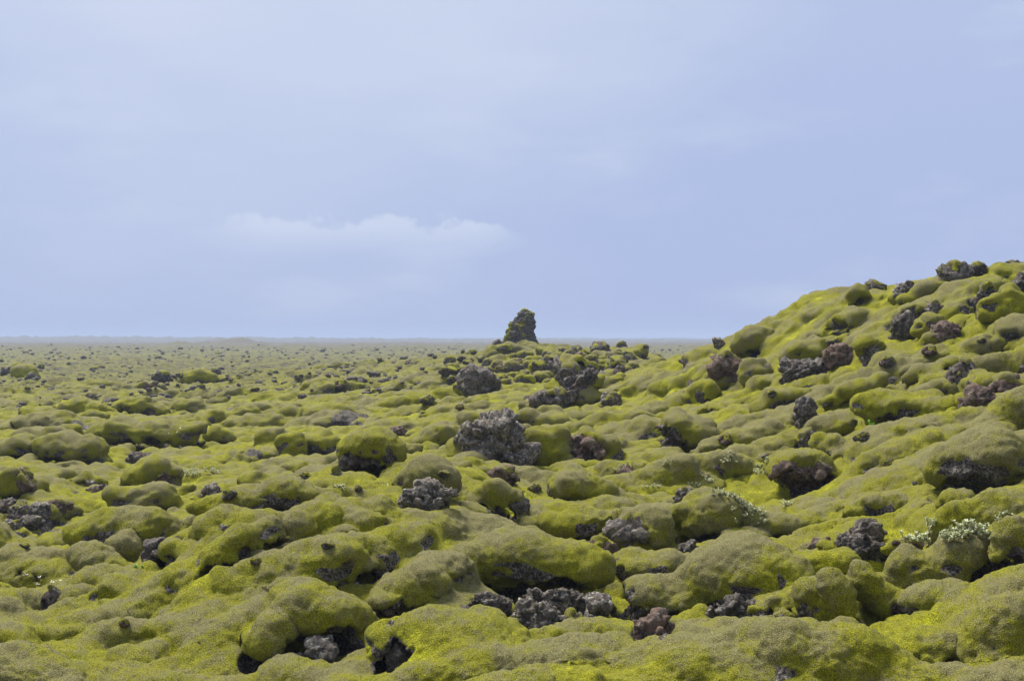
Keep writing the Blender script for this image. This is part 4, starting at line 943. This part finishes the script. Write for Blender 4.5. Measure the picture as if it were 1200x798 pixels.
# ------------------------------------------------------------------ build mounds, boulders and rocks
CAT = {'M': ('moss_mound', 'moss mound'), 'B': ('mossy_boulder', 'boulder'), 'R': ('lava_rock', 'rock')}
SOFT_ID = {id(p): n for n, p in enumerate(SOFT)}
srt = np.argsort(same, kind='stable'); ssame = same[srt]
def piece(name, faces, mat, root, origin):
    if not len(faces): return None
    u = np.unique(faces); mp = np.zeros(len(P_keep), int); mp[u] = np.arange(len(u))
    me = make_mesh(name, P_keep[u] - origin, mp[faces], mat, {'crest': crest[u], 'rock': rockw[u]})
    if root is None: return me
    return put(name, me, root)
for p in PLACED:
    nm_, cat = CAT[p['kind']]
    base_loc = Vector((p['C'][0], p['C'][1], p['C'][2] - p['c']))
    if id(p) in SOFT_ID:
        n = SOFT_ID[id(p)]; a0, a1 = np.searchsorted(ssame, (n, n + 1)); fi = srt[a0:a1]
        if len(fi) < 12: print('LOST', p['label']); continue
        if p['kind'] == 'M': root = put(nm_, piece(nm_, Q[fi], MOSS, None, np.array(base_loc)), None, base_loc)
        else:
            root = put(nm_, None, None, base_loc); bf = baref[fi]
            piece('rock', Q[fi[bf]], ROCK[p['col']], root, np.array(base_loc)); piece('moss_cap', Q[fi[~bf]], MOSS, root, np.array(base_loc))
        tag(root, p['label'], cat); continue
    sub = 5 if p['px'] > 50 else 4 if p['px'] > 17 else 3
    off = np.array([0, 0, p['c']]); cc = p['c']; sink = 0.0
    if p['kind'] == 'R': cc = p['c'] * 1.18; sink = (0.16 if p['C'][1] < 45 else -0.10) * p['c']
    parts = boulder_shape(p['kind'] if p['kind'] != 'M' else 'M', p['a'] * (1.06 if p['kind'] == 'R' else 1), p['b'] * 1.1, cc, p['seed'], sub, p['ex'], p['tl'], p['mt'])
    off = off - np.array([0, 0, sink])
    if p['kind'] == 'M' and 'moss' in parts:
        root = put(nm_, make_mesh(nm_, parts['moss'][0] + off, parts['moss'][1], MOSS, parts['moss'][2]), None, base_loc)
    else:
        root = put(nm_, None, None, base_loc)
        if 'rock' in parts: put('rock', make_mesh('rock', parts['rock'][0] + off, parts['rock'][1], ROCK[p['col']], None), root)
        if 'moss' in parts: put('moss_cap', make_mesh('moss_cap', parts['moss'][0] + off, parts['moss'][1], MOSS, parts['moss'][2]), root)
    tag(root, p['label'], cat)
print('boulders', time.time() - T0)

# ------------------------------------------------------------------ the rock spire
def spire():
    prof = [(412,578,648),(404,587,634),(398,590,630),(390,592,628),(380,596,628),(372,602,627),(366,607,624),(361,613,618)]   # row, left, right edge in the photo
    d = 121.0; nv, na = 120, 150
    vs = np.array([q[0] for q in prof][::-1], float); L = np.array([q[1] for q in prof][::-1], float); R = np.array([q[2] for q in prof][::-1], float)
    vv = np.linspace(361, 412, nv); l, r = np.interp(vv, vs, L), np.interp(vv, vs, R)
    cx = (l + r) / 2; hw = (r - l) / 2 * 0.86
    an = np.linspace(0, 2 * np.pi, na, endpoint=False)
    ww = hw[:, None] / F * d
    Xp = ((cx[:, None] - 610) / F * d + ww * np.cos(an)[None]).ravel(); Yp = (ww * 0.8 * np.sin(an)[None]).ravel() 
    Zp = np.repeat((412 - vv) / F * d * 0.94, na)
    V = np.stack([Xp, Yp, Zp], 1)
    V = np.concatenate([V, [[(cx[0] - 610) / F * d, 0, (412 - 360.5) / F * d * 0.94]]])
    ii = np.arange(nv * na).reshape(nv, na); nx = np.roll(ii, -1, 1)
    q = np.stack([ii[1:], nx[1:], nx[:-1], ii[:-1]], -1).reshape(-1, 4)
    tri = np.concatenate([q[:, [0, 1, 2]], q[:, [0, 2, 3]], np.stack([ii[0], nx[0], np.full(na, nv * na)], 1)])
    n = vnormals(V, tri)
    f1, f2 = worley3(V / 0.55, 5); g1, g2 = worley3(V / 0.22, 6)
    rock = V + n * (0.34 * (0.55 - f1) + 0.20 * (0.5 - g1) + 0.16 * ridged3(V / 0.45, 3, 9))[:, None]
    root = put('rock_spire', None, None, Vector(((610 - U0) / F * d, d, EYE + (V0 - 412) / F * d)))
    tag(root, 'tall tapering lava spire with mossy flanks standing alone on the ridge at centre', 'rock spire')
    put('rock', make_mesh('rock', rock, tri, ROCK['d']), root)
    nz = fbm3(V / 0.7, 3, 40)
    m = nz * 1.2 + 0.55 * n[:, 2] - 0.30 + 0.35 * smooth(V[:, 2], 3.2, 4.0) - 0.06 + 0.20 * smooth(-V[:, 0], 0.3, 1.2) + 0.4 * smooth(V[:, 2], 0.6, 0.0)
    moss = rock + n * (0.07 * np.tanh(m * 5))[:, None]
    a = compact(moss, tri, (m[tri] > 0.02).any(1), {'crest': 0.5 + 0.5 * nz})
    put('moss_patch', make_mesh('moss_patch', a[0], a[1], MOSS, a[2]), root)
spire()

# ------------------------------------------------------------------ lesser blocks on the ridge under the spire (copies share their meshes)
def kit(kind, seeds, sub, mt, cols, asp=(1, .9, .72)):
    out = []
    for k, s in enumerate(seeds):
        ex = ((0.5 * math.sin(s), -0.35, 0.85),) if kind == 'B' else ()
        ps = boulder_shape(kind, asp[0], asp[1], asp[2], s, sub, ex, 0, mt)
        d_ = {}
        if 'rock' in ps: d_['rock'] = make_mesh('rock', ps['rock'][0], ps['rock'][1], ROCK[cols[k % len(cols)]])
        if 'moss' in ps: d_['moss_cap'] = make_mesh('moss_cap', ps['moss'][0], ps['moss'][1], MOSS, ps['moss'][2])
        out.append(d_)
    return out
def place_kit(name, kt, loc, s, rz, label, cat, group):
    root = put(name, None, None, loc); root.scale = (s, s, s * random.uniform(.75, 1.1)); root.rotation_euler = (0, 0, rz)
    for nm_, me in kt.items(): put(nm_, me, root)
    tag(root, label, cat, group)
    return root
random.seed(11)
KB = kit('B', (101, 102, 103, 104, 105), 4, 0, 'dgd'); KR = kit('R', (111, 112, 113, 114), 4, 0.45, 'dgrd')
KF = kit('R', (121, 122, 123, 124, 125, 126), 3, 0.3, 'dgdr')
SIDE = lambda u: 'left of the spire' if u < 590 else 'straight below the spire' if u < 640 else 'right of the spire'
cnt = 0
ridge = []
while cnt < 64:
    u = random.uniform(520, 745); v = random.uniform(404, 450)
    crest_v = np.interp(u, [520, 560, 590, 640, 700, 745], [428, 418, 406, 410, 416, 424])
    if v < crest_v - 1: continue
    g = ground_hit(u, v, 60)
    if g is None or g[1] > 150: continue
    if any((g[0] - a[0]) ** 2 + (g[1] - a[1]) ** 2 < (0.55 * (a[2] + 0.5)) ** 2 for a in ridge): continue
    s = random.choice((0.35, 0.45, 0.5, 0.6, 0.75)) * 0.85; ridge.append((g[0], g[1], s)); cnt += 1
    if random.random() < 0.5: place_kit('mossy_boulder', random.choice(KB), Vector((g[0], g[1], g[2] + 0.0 * s)), s, random.uniform(-.5, .5), 'small moss capped lava block among the many crowding the ridge %s' % SIDE(u), 'boulder', 'small blocks on the ridge ' + SIDE(u))
    else: place_kit('lava_rock', random.choice(KR), Vector((g[0], g[1], g[2] + 0.12 * s)), s, random.uniform(0, 6), 'small rough bare lava rock among the many crowding the ridge %s' % SIDE(u), 'rock', 'small rocks on the ridge ' + SIDE(u))
# stones strewn over the plain
cnt = 0
while cnt < 70:
    u = random.uniform(-15, 800); v = 399 + 62 * random.random() ** 1.25
    if u > 480 and v > 425: continue
    g = ground_hit(u, v, 60)
    if g is None or g[1] < 78 or g[1] > 620: continue
    s = random.uniform(0.2, 0.5) * (1 + g[1] / 420) * (0.6 if g[1] < 130 else 1)
    place_kit('lava_rock', random.choice(KF), Vector((g[0], g[1], g[2] + 0.02 * s)), s, random.uniform(0, 6), 'small dark lava rock strewn with many others over the flat mossy plain', 'rock', 'stones strewn over the plain'); cnt += 1
# the countless smaller stones of the plain, one mass
D2, F2 = ICO[2]; rs2 = np.random.RandomState(4); SVs, SFs = [], []; nS = 0
for _ in range(8000):
    d = 78 * math.exp(rs2.uniform(0, 2.0)); t = rs2.uniform(-0.42, 0.16)
    if (t > -0.06 and d < 190) or noise2(np.array([t * d / 14]), np.array([d / 22]), 5)[0] < rs2.uniform(-.5, .25): continue
    j = int(np.clip(round(math.log(d / 12.8) / .003), 0, nr - 1)); i = int(np.clip(round((t + .425) / .0021), 0, nc - 1))
    z = P[j * nc + i, 2]; s = rs2.uniform(.05, .17) * (1 + d / 200)
    V = D2 * (1 + .35 * rs2.normal(size=(len(D2), 1)).clip(-1, 1) * .5) * s * np.array([rs2.uniform(.8, 1.5), 1, rs2.uniform(.5, .9)])
    SVs.append(V + [t * d, d, z + .05 * s]); SFs.append(F2 + nS * len(D2)); nS += 1
tag(put('small_stones', make_mesh('small_stones', np.concatenate(SVs), np.concatenate(SFs), ROCK['d'], None, False)), kind='stuff')
# embedded stones peeping out of the near carpet
NEAR = [(268,585,'small dark stone left of the arched mound that holds two lava knobs'),(420,575,'small dark stone just below the large cap shaped boulder'),
 (356,560,'small dark stone between the craggy upright knob and the flat reddish edged boulder'),(500,470,'small dark stone on the moss left of the coarse grey boulder'),
 (540,480,'small dark stone just below the coarse grey boulder'),(400,455,'small dark stone on the long distant moss mound left of centre'),
 (628,575,'small dark stone between the knobbly reddish rock and the dark folded mound'),(850,520,'small dark stone on the moss right of the curling mound'),
 (905,470,'small dark stone left of the steep dark lava face'),(1010,515,'small dark stone below the hollow with the bright green sprig'),
 (1040,545,'small dark stone left of the largest moss mound on the right'),(1090,415,'small dark stone uphill of the knobbly lava outcrop'),
 (1040,430,'small dark stone right of the moss capped lichened boulder'),(1150,400,'small dark stone below the curving dark lava cleft'),
 (30,640,'small dark stone in the moss below the left rubble patch'),(300,660,'small dark stone on the diagonal foreground ridge'),
 (385,640,'small dark stone on the smooth central foreground slope'),(145,735,'small dark stone alone on the lower left slope'),
 (520,562,'small dark stone at the right side of the moss helmet')]
for k, (u, v, lab) in enumerate(NEAR):
    g = ground_hit(u, v)
    if g is None: continue
    s = random.uniform(5, 11) / F * g[1]
    place_kit('lava_rock', random.choice(KR), Vector((g[0], g[1], g[2] + .02 * s)), s, random.uniform(0, 6), lab, 'rock', 'small half buried stones')
print('scatter', time.time() - T0)

# ------------------------------------------------------------------ plants
def leaf_material(name, col):
    m = bpy.data.materials.new(name); m.use_nodes = True; t = m.node_tree; b = t.nodes['Principled BSDF']
    r = N(t, 'ShaderNodeNewGeometry').outputs['Random Per Island']
    c = mix_n(t, r, col, tuple(min(1, x * 1.35 + .03) for x in col)); t.links.new(c, b.inputs['Base Color'])
    b.inputs['Roughness'].default_value = 0.8; b.inputs['Specular IOR Level'].default_value = 0.2
    return m
PALE = leaf_material('woolly_leaf', (0.38, 0.40, 0.25)); GREEN = leaf_material('fresh_leaf', (0.18, 0.42, 0.03)); WHITE = leaf_material('petal', (0.75, 0.75, 0.72))
STEM = leaf_material('stem_bark', (0.16, 0.12, 0.07))
def tube(p0, p1, r):
    p0, p1 = np.array(p0), np.array(p1); w = p1 - p0; w = w / (np.linalg.norm(w) + 1e-9)
    a = np.cross(w, [0.3, 0.9, 0.1]); a /= np.linalg.norm(a) + 1e-9; b = np.cross(w, a)
    an = np.arange(3) * 2 * np.pi / 3; ring = np.outer(np.cos(an), a) + np.outer(np.sin(an), b)
    return np.concatenate([p0 + ring * r, p1 + ring * r * .6]), [(i, (i + 1) % 3, 3 + (i + 1) % 3, 3 + i) for i in range(3)]
def shrub(name, u0, u1, v0, v1, label, cat, mat, nst, nl, leaf=0.045, group=None, dens=1.0):
    rs = np.random.RandomState(int(u0 * 7 + v0)); uc = (u0 + u1) / 2
    g = None
    for vv in (v1 - 2, v1 + 3, v1 + 10):
        g = ground_hit(uc, vv)
        if g is not None: break
    if g is None: return
    d = g[1]; W = (u1 - u0) / F * d; H = max((v1 - v0) / F * d, 0.08)
    SV, SF, LV, LF = [], [], [], []
    for k in range(int(nst * 2.6) if mat is PALE else nst):
        sx_, sy_ = rs.uniform(-.46, .46) * W, rs.uniform(-.3, .5) * min(W * .6, .35)
        z0 = ground_z(g[0] + sx_, g[1] + sy_) - g[2] - 0.03; z0 = np.clip(z0, -0.12, 0.12)
        p = np.array([sx_, sy_, z0]); hh = H * rs.uniform(.12, .40) ; lean = rs.normal(size=2) * .5
        tip = p + np.array([lean[0] * hh, lean[1] * hh, hh]); mid = (p + tip) / 2 + np.append(rs.normal(size=2) * .06 * hh, 0)
        for a, b in ((p, mid), (mid, tip)):
            tv, tf_ = tube(a, b, 0.006); o = len(SV) * 1
            SF += [tuple(i + len(SV) for i in f) for f in tf_]; SV += list(tv)
        for j in range(nl):
            s_ = 0.25 + 0.75 * ((j + rs.rand()) / nl) ** .6; c = mid + (tip - mid) * (s_ * 2 - 1) if s_ > .5 else p + (mid - p) * s_ * 2
            ang = j * 2.4 + rs.rand(); up = rs.uniform(.1, .9) + (.5 if s_ > .8 else 0)
            dr = np.array([math.cos(ang), math.sin(ang), up]); dr /= np.linalg.norm(dr)
            sd_ = np.cross(dr, [0, 0, 1]); sd_ /= np.linalg.norm(sd_) + 1e-9; nn = np.cross(sd_, dr)
            L = leaf * rs.uniform(.35, .85); w_ = L * .36
            i0 = len(LV)
            LV += [c, c + dr * L * .45 + sd_ * w_ + nn * w_ * .3, c + dr * L, c + dr * L * .45 - sd_ * w_ + nn * w_ * .3, c + dr * L * .5 - nn * 0]
            LF += [(i0, i0 + 1, i0 + 4), (i0 + 1, i0 + 2, i0 + 4), (i0 + 2, i0 + 3, i0 + 4), (i0 + 3, i0, i0 + 4)]
    root = put(name, None, None, Vector(g))
    tag(put('stem', make_mesh('stem', np.array(SV), np.array(SF), STEM), root), kind='stuff')
    lo = put('petals' if mat is WHITE else 'leaves', make_mesh('leaves', np.array(LV), np.array(LF), mat, None, False), root); tag(lo, kind='stuff')
    tag(root, label, cat, group)
SH = [
 (1060,1112,606,634,'left half of the big spread of pale woolly shrub on the right slope',26,22,.07),
 (1104,1168,598,630,'right half of the big spread of pale woolly shrub, reaching highest',30,22,.07),
 (1168,1186,592,606,'small pale shrub tuft just right of the big spread',6,16,.06),
 (830,866,563,581,'pale shrub patch above the plump moss mound',14,16,.06),
 (866,886,578,596,'small pale shrub on the moss right of the shrub patch, lower one',8,16,.06),
 (884,906,567,584,'small pale shrub on the moss right of the shrub patch, upper one',9,16,.06),
 (854,898,595,614,'pale shrub spilling over the grey topped moss mound',16,18,.06),
 (844,870,542,553,'thin pale shrub left of the big round boulder',9,12,.055),
 (876,892,542,553,'tiny green grey shrub beside the big round boulder',5,12,.055),
 (822,838,550,563,'sparse pale sprig on rusty moss below the hill slope',5,12,.055),
 (718,738,538,549,'pale sprig at the left top of the squat brown fronted boulder',6,12,.055),
 (776,790,538,548,'faint pale sprig right of the squat brown fronted boulder',5,10,.05),
 (764,776,563,574,'pale sprig right of the foot of the squat boulder',5,12,.05),
 (750,760,563,572,'tiny pale sprig in front of the squat boulder',3,12,.045),
 (804,822,562,573,'tiny pale tuft left of the shrub patch',4,12,.05),
 (918,930,576,596,'pale sprig under the big round boulder',5,12,.05),
 (208,236,534,560,'tall loose pale shrub in the left middle distance',12,14,.085),
 (240,258,540,556,'low pale shrub right of the tall loose one',6,12,.08),
 (392,404,565,574,'pale tuft on the ridge crest left of centre',4,10,.06)]
for a in SH: shrub('woolly_shrub', a[0], a[1], a[2], a[3], a[4], 'shrub', PALE, a[5], a[6], a[7])
shrub('green_sprig', 1014, 1026, 486, 500, 'single bright green leafy sprig in the dark hollow on the right slope', 'plant', GREEN, 3, 14, .09)
shrub('green_sprig', 158, 166, 658, 668, 'small bright green tuft in the lower left hollow', 'plant', GREEN, 5, 10, .06)
shrub('green_sprig', 156, 164, 702, 710, 'tiny bright green tuft on the lower left slope', 'plant', GREEN, 3, 8, .04)
shrub('green_sprig', 28, 42, 750, 758, 'tiny green plant flat on the moss at the left near the bottom', 'plant', GREEN, 4, 8, .04)
shrub('white_flowers', 26, 34, 672, 684, 'leftmost tiny white flower in the dark slot at lower left', 'flower', WHITE, 2, 5, .05)
shrub('white_flowers', 46, 52, 674, 684, 'middle tiny white flower in the dark slot at lower left', 'flower', WHITE, 2, 4, .05)
shrub('white_flowers', 62, 74, 674, 683, 'rightmost tiny white flowers in the dark slot at lower left', 'flower', WHITE, 4, 5, .05)
shrub('white_flowers', 434, 458, 562, 569, 'row of tiny white flowers on the ridge crest left of the moss helmet', 'flower', WHITE, 7, 3, .05)
shrub('white_flowers', 198, 212, 517, 526, 'tiny white flowers in the slit under the very long moss ridge', 'flower', WHITE, 4, 4, .08)

# ------------------------------------------------------------------ the air
hv = bpy.data.materials.new('haze_air'); hv.use_nodes = True; ht = hv.node_tree; ht.nodes.clear()
pv = N(ht, 'ShaderNodeVolumePrincipled'); pv.inputs['Density'].default_value = 0.00042; pv.inputs['Color'].default_value = (0.52, 0.63, 0.86, 1)
oo = N(ht, 'ShaderNodeOutputMaterial'); ht.links.new(pv.outputs[0], oo.inputs['Volume'])
bx0, bx1, by0, by1, bz0, bz1 = -17500, 17500, -60, 11600, -6.0, 26.0
hb = np.array([(x, y, z) for z in (bz0, bz1) for y in (by0, by1) for x in (bx0, bx1)], float)
hf = np.array([(0, 2, 3, 1), (4, 5, 7, 6), (0, 1, 5, 4), (1, 3, 7, 5), (3, 2, 6, 7), (2, 0, 4, 6)])
tag(put('haze', make_mesh('haze', hb, hf, hv, None, False)), kind='stuff')
print('script', time.time() - T0)
